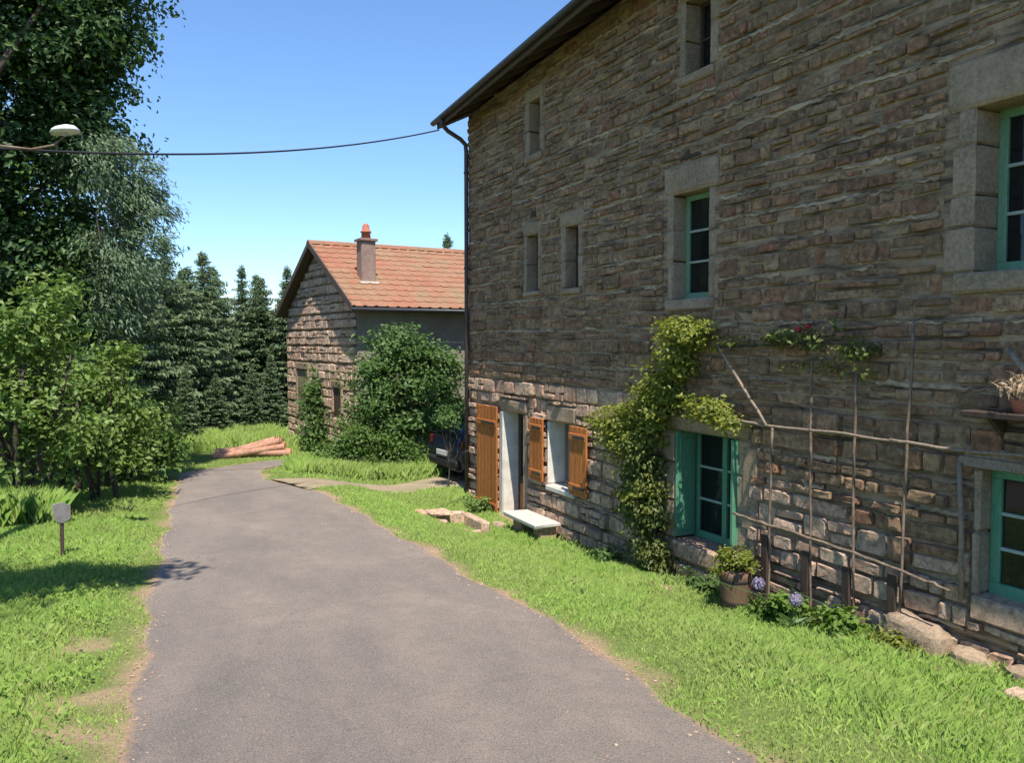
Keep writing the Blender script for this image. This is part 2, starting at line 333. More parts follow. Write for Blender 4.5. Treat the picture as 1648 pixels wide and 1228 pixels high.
def off_road(X, Y):
    """metres outside the asphalt (negative inside)"""
    d = np.maximum(eL(Y) - X, X - eR(Y)); d = np.where(Y > 18.4, np.hypot(np.maximum(d, 0), Y - 18.4), d)
    d2 = seg_d(X, Y, BEND_C) - np.interp(X, [1.3, 3, 5], [.8, .7, .65])
    d3 = seg_d(X, Y, SP_C) - np.interp(X, [2.5, 4, 6, 9], [.75, .52, .55, 1.1])
    return np.minimum(np.minimum(d, d2), d3)
def nz(X, Y, s, ph=0): return (np.sin(X * s + ph + 1.7 * np.sin(Y * s * .7)) * np.sin(Y * s * 1.13 + 2 * ph + 1.3 * np.sin(X * s * .83 + ph)))
def bare(X, Y):
    d = off_road(X, Y)
    edge = (1 - sstep((d + .0 + .08 * nz(X, Y, 3.1) + .05 * nz(X, Y, 9)) / .16)) * np.clip(.75 + .6 * nz(X, Y, 1.9, 1.0), .25, 1)
    left = (X < .6) & (Y < 7.5)
    patch = np.where(left, .8 * sstep((nz(X, Y, 2.3, .6) * .6 + nz(X, Y, 6.1, 1.2) * .4 - .12) / .4) * (1 - sstep((d - .3) / .5)), 0)
    wallb = sstep((X - 5.85) / .25) * (Y < 14.7) * .9
    return np.clip(np.maximum(np.maximum(edge, patch), wallb), 0, 1)

def axis_grid(a, b, step, lo, hi):
    g = list(np.arange(a, b + 1e-6, step)); s = step
    x = a
    while x > lo: s *= 1.35; x -= s; g.insert(0, max(x, lo))
    s = step; x = b
    while x < hi: s *= 1.35; x += s; g.append(min(x, hi))
    return np.array(g)
gx = axis_grid(-5, 9, .1, -1800, 1800); gy = axis_grid(0, 26, .12, -1800, 2500)
GX, GY = np.meshgrid(gx, gy, indexing='ij')
GZ = Hn(GX, np.clip(GY, -60, 100)) ; GZ = np.where(GY < -60, Hn(np.clip(GX, -40, 40), -60.), GZ)
sink = (1 - sstep((off_road(GX, GY) + .18) / .14)) * .05
near = (GX > -5) & (GX < 9) & (GY > -6) & (GY < 26)
GZ = GZ - np.where(near, sink, .03 * (off_road(GX, GY) < 0))
GZ += np.where(near, .012 * nz(GX, GY, 9.0) * sstep(off_road(GX, GY) / .3), 0)
nx, ny = GX.shape
I = np.arange(nx * ny).reshape(nx, ny)
me = np_mesh('ground', np.stack([GX, GY, GZ], -1).reshape(-1, 3), np.stack([I[:-1, :-1], I[1:, :-1], I[1:, 1:], I[:-1, 1:]], -1).reshape(-1, 4), True)
at = me.attributes.new('bare', 'FLOAT', 'POINT'); at.data.foreach_set('value', bare(GX, GY).ravel().astype(np.float32))
tag(obj('ground', me, M['ground']), 'grassy meadow ground on both sides of the lane', None, kind='structure')

def strip(name, Lp, Rp, m, dz=.003, crown=.03, ragged=False):
    T = [0, .03, .07, .12, .2, .35, .5, .65, .8, .88, .93, .97, 1]; n = len(T); V = []; k = len(Lp)
    for (a, b), (c, d) in zip(Lp, Rp):
        for j in range(n):
            t = T[j]; x, y = a + (c - a) * t, b + (d - b) * t
            if ragged and (a, b) == Lp[0]: x += .5 * math.sin(t * 3.14) + random.uniform(-.12, .12)
            V.append((x, y, H(x, y) + dz + crown * (1 - (2 * t - 1) ** 2)))
    I = np.arange(k * n).reshape(k, n)
    F = np.stack([I[:-1, :-1], I[:-1, 1:], I[1:, 1:], I[1:, :-1]], -1).reshape(-1, 4)
    me = np_mesh(name, V, F, True); ed = []
    for (a, b), (c, d) in zip(Lp, Rp):
        wd = math.hypot(c - a, d - b)
        for j in range(n): ed.append(max(0, 1 - min(T[j], 1 - T[j]) * wd / .13) * .72)
    at = me.attributes.new('edge', 'FLOAT', 'POINT'); at.data.foreach_set('value', np.array(ed, np.float32))
    return obj(name, me, m)
ys = np.concatenate([np.arange(-60, 0, 1.), np.arange(0, 18.41, .08)])
tag(strip('road', [(float(eL(y)), y) for y in ys], [(float(eR(y)), y) for y in ys], M['asphalt']), 'narrow worn grey asphalt lane running past the house', None, kind='structure')
def fine(pts, n=14):
    o = []
    for (a, b), (c, d) in zip(pts[:-1], pts[1:]): o += [(a + (c - a) * t, b + (d - b) * t) for t in np.linspace(0, 1, n, endpoint=False)]
    return o + [pts[-1]]
tag(strip('road_bend', fine(BEND_L), fine(BEND_R), M['asphalt'], dz=.009), 'asphalt bend turning towards the far barn', None, kind='structure')
tag(strip('track', fine(SP_L), fine(SP_R), M['dirt'], dz=.016, crown=.012, ragged=True), 'pale dirt track branching off towards the parked car', None, kind='structure')

# ------------------------------------------------------------------ the near stone house
D = 6.2
HY0, HY1 = -6.0, 14.7
house = empty('stone_house', (D, 10, -.1), 'tall stone farmhouse with green windows and orange shutters beside the lane', 'house')

def stone_variant(seed):
    r = random.Random(seed); pts = []
    c = [r.uniform(.03, .17) for _ in range(8)]
    base = [(-.5, -.5 + c[0]), (-.5 + c[1], -.5), (.5 - c[2], -.5), (.5, -.5 + c[3]), (.5, .5 - c[4]), (.5 - c[5], .5), (-.5 + c[6], .5), (-.5, .5 - c[7])]
    V = []
    for x, s, j in ((.6, 1, 0), (-.55, .985, .015), (-.9, .88, .035)):
        for (y, z) in base: V.append((x + r.uniform(-.09, .09) * (x < -.5), y * s + r.uniform(-j, j), z * s + r.uniform(-j, j)))
    V.append((-.92 + r.uniform(-.08, .06), r.uniform(-.15, .15), r.uniform(-.12, .12)))
    F = []
    for k in (0, 8):
        for i in range(8):
            a, b = k + i, k + (i + 1) % 8; F.append((a, b, b + 8)); F.append((a, b + 8, a + 8))
    for i in range(8): F.append((16 + i, 16 + (i + 1) % 8, 24))
    return np.array(V), np.array(F)
STV = [stone_variant(i) for i in range(18)]
_stone_meshes = {}
def stone_mesh(k, m):
    key = (k, m.name)
    if key not in _stone_meshes: _stone_meshes[key] = np_mesh('stone', *STV[k]); _stone_meshes[key].materials.append(m)
    return _stone_meshes[key]

lifts = []
def lay(y0, y1, z0, z1, holes, hr, lr, gap, seed):
    """courses of stones between y0..y1, z0..z1, cut round the holes; returns (y0,y1,z0,z1) of each stone"""
    r = random.Random(seed); out = []; z = z0; course = 0; nxt = 2
    while z < z1 - .05:
        h = min(r.uniform(*hr), z1 - z)
        if z1 - z - h < hr[0] * .6: h = z1 - z
        y = y0 - r.uniform(0, .2); course += 1; bed = 0
        if course == nxt: bed = .04; nxt += r.choice((2, 2, 3)); lifts.append((z + h - .025, y0, y1, seed))
        while y < y1:
            l = r.uniform(*lr) * (.7 + h / (hr[0] + hr[1]) * .6) * (1.7 if r.random() < .07 else 1); a, b = max(y, y0), min(y + l, y1)
            if y1 - b < .1: b = y1
            y = y + l if b < y1 else y1 + 1
            za, zb = z + r.uniform(-.01, .01), z + h - bed + r.uniform(-.01, .01)
            rects = [(a, b, za, zb)]
            if h > hr[1] * .82 and r.random() < .35: mz = za + (zb - za) * r.uniform(.4, .6); rects = [(a, b, za, mz), (a, b, mz, zb)]
            for q0, q1, q2, q3 in holes:
                nx_ = []
                for (a_, b_, c_, d_) in rects:
                    if b_ <= q0 or a_ >= q1 or d_ <= q2 or c_ >= q3: nx_.append((a_, b_, c_, d_)); continue
                    if a_ < q0: nx_.append((a_, q0, c_, d_))
                    if b_ > q1: nx_.append((q1, b_, c_, d_))
                    m0, m1 = max(a_, q0), min(b_, q1)
                    if c_ < q2: nx_.append((m0, m1, c_, q2))
                    if d_ > q3: nx_.append((m0, m1, q3, d_))
                rects = nx_
            out += [q for q in rects if q[1] - q[0] > .06 and q[3] - q[2] > .045]
        z += h
    return [(a + gap * .28, b - gap * .28, c + gap * .5, d - gap * .5) for a, b, c, d in out]

# openings: Y0,Y1,Z0,Z1 of the opening itself; the surround is added by the builder
OPEN = dict(att_a=(7.62, 8.08, 6.14, 7.02), att_b=(11.78, 12.15, 6.02, 6.9), up_c=(11.82, 12.24, 3.82, 4.75), up_d=(10.56, 10.95, 3.8, 4.74),
            up_e=(7.61, 8.28, 3.51, 4.78), up_f=(3.35, 4.36, 3.55, 4.86), door=(12.34, 13.13, -.2, 1.79), win=(10.64, 11.45, .74, 1.75),
            gw=(7.10, 8.21, .58, 1.94), rw=(3.2, 4.25, .97, 2.0), up_g=(.6, 1.3, 3.5, 4.8))
LINT = dict(att_a=.18, att_b=.2, up_c=.2, up_d=.22, up_e=.34, up_f=.40, door=.22, win=.27, gw=.2, rw=.0, up_g=.34)
JAMB = dict(att_a=.15, att_b=.17, up_c=.12, up_d=.15, up_e=.18, up_f=.26, door=.17, win=.06, gw=.24, rw=.06, up_g=.2)
SILL = dict(att_a=.12, att_b=.12, up_c=.08, up_d=.1, up_e=.14, up_f=.17, door=0, win=.1, gw=.22, rw=.2, up_g=.14)
DEPTH = dict(att_a=.2, att_b=.17, up_c=.17, up_d=.17, up_e=.17, up_f=.26, door=.3, win=.26, gw=.3, rw=.12, up_g=.2)
holes = []
for k, (a, b, c, d) in OPEN.items():
    j = JAMB[k]; holes.append((a - j, b + j, c - SILL[k], d + LINT[k]))
WTOP = lambda Y: 7.16 + (15 - Y) * .045 + .12
# wall body: a sheet of mortar with the openings left out, plus the other walls
yc = sorted({HY0, HY1, *[v for o in OPEN.values() for v in o[:2]], *np.arange(-5, 14.5, 1.0).round(2)})
zc = sorted({-.9, 2.35, 7.15, *[v for o in OPEN.values() for v in o[2:]], *np.arange(0, 7, .5).round(2)})
mb = MB()
for ya, yb in zip(yc[:-1], yc[1:]):
    for za, zb in zip(zc[:-1], zc[1:]):
        ym, zm = (ya + yb) / 2, (za + zb) / 2
        if any(a < ym < b and c < zm < d for a, b, c, d in OPEN.values()): continue
        xm = D - .012 if zm > 2.4 else D + .004; mb.add([(xm, ya, za), (xm, yb, za), (xm, yb, zb), (xm, ya, zb)], [(0, 3, 2, 1)])
    mb.add([(D - .012, ya, 7.15), (D - .012, yb, 7.15), (D - .012, yb, WTOP(yb)), (D - .012, ya, WTOP(ya))], [(0, 3, 2, 1)])
XB = D + 8.5
mb.add([(D, HY1, -.9), (XB, HY1, -.9), (XB, HY1, 7.2), ((D + XB) / 2, HY1, 10.2), (D, HY1, 7.28)], [(0, 1, 2, 3, 4)])
mb.add([(D, HY0, -.9), (XB, HY0, -.9), (XB, HY0, 7.9), ((D + XB) / 2, HY0, 10.9), (D, HY0, 8.2)], [(0, 1, 2, 3, 4)])
mb.add([(XB, HY0, -.9), (XB, HY1, -.9), (XB, HY1, 7.2), (XB, HY0, 7.9)], [(0, 1, 2, 3)])
wall = obj('wall', mb.mesh('wall', fix=False), M['mortar'], house)

st = [(q, 0) for q in lay(HY0, HY1, 2.36, 7.24, holes, (.085, .21), (.10, .4), .034, 3)]
st += [(q, 1) for q in lay(HY0, HY1, -.75, 2.33, holes, (.09, .25), (.10, .42), .034, 4)]
st += [(q, 0) for q in lay(HY0, 11.0, 7.24, 7.46, holes, (.16, .22), (.2, .45), .02, 5)]
EYEV = np.array((0, 0, EYE))
def shown(q):
    y, z = (q[0] + q[1]) / 2, (q[2] + q[3]) / 2
    v = np.array((D, y, z)) - EYEV
    fw = np.array((math.sin(YAW), math.cos(YAW), 0)); rt = np.array((math.cos(YAW), -math.sin(YAW), 0))
    dep = v @ fw; px = 824 + 1330 * (v @ rt) / max(dep, .1); py = 550 - 1330 * v[2] / max(dep, .1)
    vis = 0 < px < 1648 and 0 < py < 1100 and dep > 0
    return (q[1] - q[0]) * (q[3] - q[2]) * (D / np.linalg.norm(v)) ** 3 * (1 if vis else 0)
st.sort(key=lambda s: -shown(s[0]))
BV, BF = [[], []], [[], []]
rs = random.Random(11)
for i, (q, kind) in enumerate(st):
    a, b, c, d = q; k = rs.randrange(18); dep = rs.uniform(.008, .042) * (1.4 if kind else 1)
    loc = Vector((D, (a + b) / 2, (c + d) / 2)); rot = Euler((rs.uniform(-.03, .03) * (2.0 if kind else 1), rs.uniform(-.03, .03), rs.uniform(-.05, .05)))
    sy = -1 if rs.random() < .5 else 1
    Mx = Matrix.LocRotScale(loc, rot, Vector((dep * 1.5, (b - a), (d - c))))
    kind = kind if (loc.y > 8.4 or loc.z < 1.35 + .2 * math.sin(loc.y * 2.2)) else 0  # pale rubble kept below the eave's shadow edge: sunlight put into the stone colour
    m = M['stone_pale'] if kind else M['stone']
    if i < 300:
        o = obj('stone', stone_mesh(k, m), None, wall); o.matrix_basis = Mx
    else:
        V, F = STV[k]; A = np.array(Mx); n = sum(len(x) for x in BV[kind])
        BV[kind].append(V @ A[:3, :3].T + A[:3, 3]); BF[kind].append(F + n)
for kind, nm in ((0, 'upper_stonework'), (1, 'lower_stonework')):
    o = obj(nm, np_mesh(nm, np.concatenate(BV[kind]), np.concatenate(BF[kind])), M['stone_pale' if kind else 'stone'], wall); o['kind'] = 'stuff'

# pale ribbons of pointing along the lifts of the upper wall
PV, PF, n_ = [], [], 0; rp_ = np.random.default_rng(12)
for z_, ya, yb, sd_ in lifts:
    if sd_ == 5: continue
    yv = np.arange(ya, yb, .045); k = len(yv); low = sd_ == 4
    zz = z_ + .012 * np.sin(yv * 1.7 + z_ * 9) + rp_.normal(scale=.008, size=k); th = .018 + .007 * np.sin(yv * 4.1 + z_ * 5) + rp_.normal(scale=.007, size=k); xx = D - .03 + rp_.normal(scale=.005, size=k)
    th = np.where(np.sin(yv * 1.3 + z_ * 13) + .8 * np.sin(yv * 4.7 + z_ * 7) + .5 * np.sin(yv * 11 + z_ * 3) > (-.6 if not low else .5), np.clip(th, .004, 1), 0)
    V = np.stack([np.stack([np.full(k, D + .02), yv, zz - th * 1.1], 1), np.stack([xx, yv, zz - th * .7], 1), np.stack([xx + .002, yv, zz + th * .7], 1), np.stack([np.full(k, D + .02), yv, zz + th * 1.2], 1)], 1)
    for i in range(k - 1):
        a, b = yv[i], yv[i + 1]
        if th[i] == 0 or th[i + 1] == 0 or any(b > q[0] - .01 and a < q[1] + .01 and zz[i] + .03 > q[2] and zz[i] - .03 < q[3] for q in holes): continue
        PV.append(np.concatenate([V[i], V[i + 1]])); PF += [(n_ + q, n_ + q + 1, n_ + q + 5, n_ + q + 4) for q in range(3)]; n_ += 8
o = obj('pointing', np_mesh('pointing', np.concatenate(PV), np.array(PF)), M['pointing'], wall); o['kind'] = 'stuff'

def block(parent, name, x0, x1, y0, y1, z0, z1, m, b=.018, j=.006): return MB().box(x0, x1, y0, y1, z0, z1, b, j).build(name, m, parent)

def surround(key, parent, jm='dressed', lm='dressed', sm='dressed', reveal='dressed', nj=3):
    a, b, c, d = OPEN[key]; j, l, s, dp = JAMB[key], LINT[key], SILL[key], DEPTH[key]
    P = D - .03; Bk = D + dp + .06
    if l: block(parent, 'lintel', P - .012, Bk, a - j + .01, b + j - .01, d, d + l - .01, M[lm], .028, .014)
    if s: block(parent, 'sill', P - .035, Bk, a - j * .6, b + j * .6, c - s + .01, c, M[sm], .02, .006)
    for side in (0, 1):
        zs = [c + .002]; n = nj
        for q in range(1, n): zs.append(c + (d - c) * (q / n + random.uniform(-.06, .06)))
        zs.append(d - .003)
        for q in range(n):
            jw = j * (random.uniform(.55, 1.0) if n > 1 else 1)
            y0, y1 = (b, b + jw) if side else (a - jw, a)
            block(parent, 'jamb', P + random.uniform(-.006, .006), Bk, y0, y1, zs[q] + .004, zs[q + 1] - .004, M[reveal if side else jm], .02, .008)

def casement(name, key, m, cols=1, bars=2, fw=.06, x=None, glass='glass', opens=True):
    """timber frame mesh with glazing bars, panes as children"""
    a, b, c, d = OPEN[key]; X = D + DEPTH[key] if x is None else x
    mb = MB(); t = .05
    mb.box(X, X + t, a, b, c, c + fw * 1.2, .006); mb.box(X, X + t, a, b, d - fw, d, .006)
    mb.box(X + .002, X + t - .002, a, a + fw, c + fw * 1.2, d - fw, .006); mb.box(X + .002, X + t - .002, b - fw, b, c + fw * 1.2, d - fw, .006)
    fr = mb.build(name, M[m], house)
    y0, y1, z0, z1 = a + fw, b - fw, c + fw * 1.2, d - fw
    for q in range(1, cols):
        y = y0 + (y1 - y0) * q / cols; MB().box(X - .006, X + t - .008, y - fw * .55, y + fw * .55, z0, z1, .005).build('mullion', M[m], fr)
    for q in range(1, bars + 1):
        z = z0 + (z1 - z0) * q / (bars + 1); MB().box(X + .006, X + t - .012, y0, y1, z - .014, z + .014, .004).build('glazing_bar', M['bar'] if 'green' in m else M[m], fr)
    for cc in range(cols):
        for q in range(bars + 1):
            ya, yb = y0 + (y1 - y0) * cc / cols, y0 + (y1 - y0) * (cc + 1) / cols; za, zb = z0 + (z1 - z0) * q / (bars + 1), z0 + (z1 - z0) * (q + 1) / (bars + 1)
            tl = random.uniform(-.004, .004)
            mb = MB().add([(X + .03 + tl, ya + .004, za + .004), (X + .03 - tl, yb - .004, za + .004), (X + .03 - tl, yb - .004, zb - .004), (X + .03 + tl, ya + .004, zb - .004),
                           (X + .034 + tl, ya + .004, za + .004), (X + .034 - tl, yb - .004, za + .004), (X + .034 - tl, yb - .004, zb - .004), (X + .034 + tl, ya + .004, zb - .004)],
                          [(0, 1, 2, 3), (4, 5, 6, 7), (0, 1, 5, 4), (1, 2, 6, 5), (2, 3, 7, 6), (3, 0, 4, 7)])
            mb.build('pane', M[glass], fr)
    # dark room behind
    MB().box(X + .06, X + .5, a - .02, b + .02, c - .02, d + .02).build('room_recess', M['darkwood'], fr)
    return fr

for key in ('att_a', 'att_b', 'up_c', 'up_d'):
    f = casement('window', key, 'darkwood', 1, 1 if key == 'att_a' else 0, .045); surround(key, f, nj=2); f['label'] = dict(att_a='narrow attic window under the eave', att_b='small dark attic window near the gutter corner', up_c='narrow dark slit window, left of the pair', up_d='narrow dark slit window, right of the pair')[key]
f = casement('window', 'up_e', 'palegreen', 1, 2, .07); surround('up_e', f, nj=3); f['label'] = 'narrow pale green upper window above the climber'
f = casement('window', 'up_f', 'palegreen', 2, 2, .075); surround('up_f', f, nj=4); f['label'] = 'wide pale green upper window at the right edge'
f = casement('window', 'up_g', 'palegreen', 1, 2, .07); surround('up_g', f, nj=3)
f = casement('window', 'win', 'oldwood', 2, 0, .05, glass='curtain'); surround('win', f, reveal='limewash', sm='slab', nj=1); f['label'] = 'small window between orange shutters'
f = casement('window', 'gw', 'green', 2, 2, .075); surround('gw', f, nj=3, sm='stone_pale'); f['label'] = 'green french window beside the climber'
f = casement('window', 'rw', 'green', 2, 2, .085); surround('rw', f, nj=2, sm='stone_pale'); f['label'] = 'low green window at the right edge'
# timber lintel over the low right window
MB().box(D - .06, D + .2, 3.0, 4.42, 2.0, 2.075, .01, .006).build('lintel', M['oldwood'], f); MB().box(D - .04, D + .2, 3.0, 4.38, 2.08, 2.17, .01, .006).build('lintel', M['oldwood'], f)
MB().tube([(D - .09, 4.33, .93), (D - .07, 4.36, 1.5), (D - .08, 4.39, 2.03)], [.024, .022, .02]).build('jamb_post', M['oldwood'], f, True)
# rough relieving gaps above two lintels, the shade in them made as dark patches
for y0, y1, z in ((7.75, 8.15, 5.17), (11.9, 12.1, 5.02)):
    MB().prism([(y0, z), (y1, z), ((y0 + y1) / 2 + .05, z + .1), ((y0 + y1) / 2 - .08, z + .09)], 0, D - .028, D + .03).build('dark_gap_patch', M['darkwood'], wall)

# doorway with orange shutter
a, b, c, d = OPEN['door']; X = D + .27
door = MB().box(X, X + .05, a, b, c, .62, .006).build('door', M['darkwood'], house); door['label'] = 'brown door with dark glazed top in the whitewashed doorway'
MB().box(X, X + .05, a, a + .1, .625, d, .006).build('stile', M['darkwood'], door); MB().box(X, X + .05, b - .1, b, .625, d, .006).build('stile', M['darkwood'], door)
MB().box(X, X + .05, a + .1, b - .1, d - .12, d, .006).build('rail', M['darkwood'], door)
MB().box(X + .02, X + .03, a + .1, b - .1, .625, d - .12).build('pane', M['glass'], door)
MB().box(X - .02, X, a + .12, b - .12, c + .15, .5, .012).build('panel', M['orange'], door)
MB().tube([(X - .01, a + .07, .9), (X - .06, a + .07, .9), (X - .06, a + .17, .9)], .011).build('handle', M['steel'], door, True)
surround('door', door, reveal='limewash', nj=1)
MB().box(D - .22, D + .3, a - .12, b + .12, -.3, -.17, .03, .012).build('doorstep', M['slab'], door)

def shutter(y0, y1, z0, z1, m, n, label, x=D - .1, tilt=.0):
    mb = MB()
    zz = (z0 + (z1 - z0) * .12, z0 + (z1 - z0) * .85)
    s = mb.box(x - .052, x - .0275, y0 + .02, y1 - .02, zz[0] - .05, zz[0] + .05, .006).build('shutter', M[m], house); s['label'] = label
    MB().box(x - .052, x - .0275, y0 + .02, y1 - .02, zz[1] - .05, zz[1] + .05, .006).build('batten', M[m], s)
    for i in range(n):
        a, b = y0 + (y1 - y0) * i / n, y0 + (y1 - y0) * (i + 1) / n
        MB().box(x - .027, x + .004, a + .004, b - .004, z0 + random.uniform(-.004, .004), z1 + random.uniform(-.004, .004), .006).build('plank', M[m], s)
    for z in (z0 + (z1 - z0) * .12, z0 + (z1 - z0) * .85): MB().box(x - .058, x - .0525, y0 + .0, y0 + (y1 - y0) * .7, z - .018, z + .018, .002).build('strap_hinge', M['zinc'], s)
    return s
shutter(13.2, 14.08, -.18, 1.85, 'orange', 6, 'tall orange door shutter folded back against the wall')
shutter(11.47, 11.93, .78, 1.78, 'orange', 4, 'orange window shutter next to the doorway')
shutter(10.13, 10.62, .74, 1.76, 'orange', 4, 'orange window shutter next to the climber')
# green shutters folded into the reveal of the french window
a, b, c, d = OPEN['gw']
s = MB().box(D - .02, D + .27, b - .045, b - .012, c + .03, d - .02, .006).build('shutter', M['green'], house); s['label'] = 'green shutter folded into the far reveal'
for z0, z1 in ((c + .1, c + .6), (c + .7, d - .12)): MB().box(D + .03, D + .22, b - .056, b - .0455, z0, z1, .005).build('panel', M['green'], s)
s = MB().box(D - .1, D + .22, a - .05, a - .006, c + .05, d - .02, .006).build('shutter', M['green'], house); s['label'] = 'green shutter seen edge on at the near side'
# grey rendered patch beside the french window
MB().box(D - .042, D + .02, 6.75, 6.98, .95, 1.85, .02, .01).build('render_patch', M['dressed'], wall)

# roof, eave and rainwater goods
eav = lambda Y: (D - (.505 + (15 - Y) * .0175), 7.16 + (15 - Y) * .045)      # X and Z of the eave edge
RY0, RY1 = HY0 - .3, 15.02
sl = .5
mb = MB(); N_ = 44
yy = np.linspace(RY0, RY1, N_)
xr = (D + XB) / 2
V = []
for y in yy:
    ex, ez = eav(y); zr = ez + (xr - ex) * sl
    V += [(ex - .03, y, ez + .1), (xr, y, zr + .1), (XB + .6, y, ez + .1), (XB + .6, y, ez + .06), (xr, y, zr + .06), (ex - .03, y, ez + .06)]
F = []
for i in range(N_ - 1):
    for k in range(6): F.append((i * 6 + k, i * 6 + (k + 1) % 6, i * 6 + 6 + (k + 1) % 6, i * 6 + 6 + k))
F += [tuple(range(6)), tuple(range((N_ - 1) * 6, N_ * 6))]
mb.add(V, F); roof = mb.build('roof', M['tile'], house)
for i, y in enumerate(np.arange(RY0 + .1, RY1 + .02, .62)):
    ex, ez = eav(y)
    MB().prism([(ex + .01, ez - .085), (D + .3, ez - .085 + (D + .3 - ex) * sl), (D + .3, ez + .02 + (D + .3 - ex) * sl), (ex + .01, ez + .02)], 1, y - .05, min(y + .05, RY1)).build('rafter', M['eavewood'], roof)
nb = 5
for k in range(nb):
    mb = MB(); V = []
    for y in (RY0, RY1 - .003):
        ex, ez = eav(y); w0 = (D + .25 - ex)
        x0, x1 = ex + w0 * k / nb + .006, ex + w0 * (k + 1) / nb - .006
        for x, dz in ((x0, .022), (x1, .022), (x1, .045), (x0, .045)): V.append((x, y, ez + dz + (x - ex) * sl))
    mb.add(V, [(0, 1, 2, 3), (4, 5, 6, 7), (0, 1, 5, 4), (1, 2, 6, 5), (2, 3, 7, 6), (3, 0, 4, 7)]); mb.build('soffit_board', M['eavewood'], roof)
mb = MB(); V = []
for y in (RY0, RY1 - .006):
    ex, ez = eav(y)
    for x, z in ((ex - .028, ez - .1), (ex - .004, ez - .1), (ex - .004, ez + .055), (ex - .028, ez + .055)): V.append((x, y, z))
mb.add(V, [(0, 1, 2, 3), (4, 5, 6, 7), (0, 1, 5, 4), (1, 2, 6, 5), (2, 3, 7, 6), (3, 0, 4, 7)]); mb.build('fascia', M['eavewood'], roof)
# verge board at the far gable end
ex, ez = eav(RY1)
MB().prism([(ex, ez - .1), (xr, ez - .1 + (xr - ex) * sl), (xr, ez + .07 + (xr - ex) * sl), (ex, ez + .07)], 1, RY1 + .002, RY1 + .028).build('verge_board', M['eavewood'], roof)
mb = MB(); V = []; K = 8
for y in (RY0, RY1 + .05):
    ex, ez = eav(y); cx = ex - .085
    for r_ in (.062, .055):
        for k in range(K): an = math.pi + math.pi * k / (K - 1); V.append((cx + r_ * math.cos(an), y, ez + .02 + r_ * math.sin(an)))
F = []
for o_ in (0, K):
    for k in range(K - 1): F.append((o_ + k, o_ + k + 1, o_ + k + 1 + 2 * K, o_ + k + 2 * K))
for o_ in (0, 2 * K):
    for k in range(K - 1): F.append((o_ + k, o_ + k + 1, o_ + k + 1 + K, o_ + k + K))
mb.add(V, F); gut = mb.build('gutter', M['zinc'], house, True)
ex, ez = eav(14.6)
dp_ = MB().tube([(ex - .085, 14.6, ez - .03), (ex - .085, 14.6, ez - .13), (ex + .05, 14.62, ez - .24), (D - .2, 14.64, ez - .36), (D - .1, 14.64, ez - .45), (D - .085, 14.64, ez - .6), (D - .085, 14.64, 4), (D - .085, 14.64, 0.02)], .043, 10).build('downpipe', M['pipe'], house, True)
for z in (.9, 2.6, 4.4, 6.2): MB().tube([(D - .085, 14.64, z - .02), (D - .085, 14.64, z + .02)], .052, 10).build('bracket', M['zinc'], dp_)

# ------------------------------------------------------------------ far barn house
XG, YF, YBk, XE = 5.4, 19.9, 25.9, 15.0
EZ, RZ = 3.85, 5.70
YR = (YF + YBk) / 2
barn = empty('stone_barn', (XG, YF, 0), 'small stone barn house with orange tiled roof and chimney beyond the shrubs', 'house')
def rl(y): return RZ - .12 - abs(y - YR) * (RZ - EZ) / (YR - YF + .4)
mb = MB()
mb.add([(XG, YF, -1), (XG, YBk, -1), (XG, YBk, rl(YBk)), (XG, YR, rl(YR)), (XG, YF, rl(YF))], [(0, 1, 2, 3, 4)])
mb.add([(XE, YF, -1), (XE, YBk, -1), (XE, YBk, rl(YBk)), (XE, YR, rl(YR)), (XE, YF, rl(YF))], [(4, 3, 2, 1, 0)])
mb.add([(XG, YBk, -1), (XE, YBk, -1), (XE, YBk, rl(YBk)), (XG, YBk, rl(YBk))], [(0, 1, 2, 3)])
bw = obj('gable_wall', mb.mesh('gable_wall', fix=False), M['mortar'], barn)
fwall = obj('front_wall', MB().box(XG - .0, XE, YF - .02, YF + .25, -1, rl(YF) - .02).mesh('front_wall'), M['render'], barn)
BOP = dict(tall=(23.8, 24.8, .85, 2.2), small=(20.95, 21.55, 1.15, 1.8), low=(23.9, 24.9, -.4, .25))
holes2 = [(a - .1, b + .1, c - .1, d + .2) for a, b, c, d in BOP.values()]
st2 = [q for q in lay(YF + .02, YBk, -.5, 5.8, holes2, (.16, .27), (.2, .48), .03, 21) if q[3] < min(rl(q[0]), rl(q[1]))]
st2.sort(key=lambda q: -((q[1] - q[0]) * (q[3] - q[2]) / ((q[0] + q[1]) / 2) ** 3))
V_, F_ = [], []
for i, (a, b, c, d) in enumerate(st2):
    k = rs.randrange(18); Mx = Matrix.LocRotScale(Vector((XG, (a + b) / 2, (c + d) / 2)), Euler((rs.uniform(-.05, .05), 0, 0)), Vector((rs.uniform(.03, .07), b - a, d - c)))
    if i < 300: o = obj('stone', stone_mesh(k, M['stone_gable']), None, bw); o.matrix_basis = Mx
    else:
        V, F = STV[k]; A = np.array(Mx); n = sum(len(x) for x in V_); V_.append(V @ A[:3, :3].T + A[:3, 3]); F_.append(F + n)
if V_:
    o = obj('gable_stonework', np_mesh('gable_stonework', np.concatenate(V_), np.concatenate(F_)), M['stone_gable'], bw); o['kind'] = 'stuff'
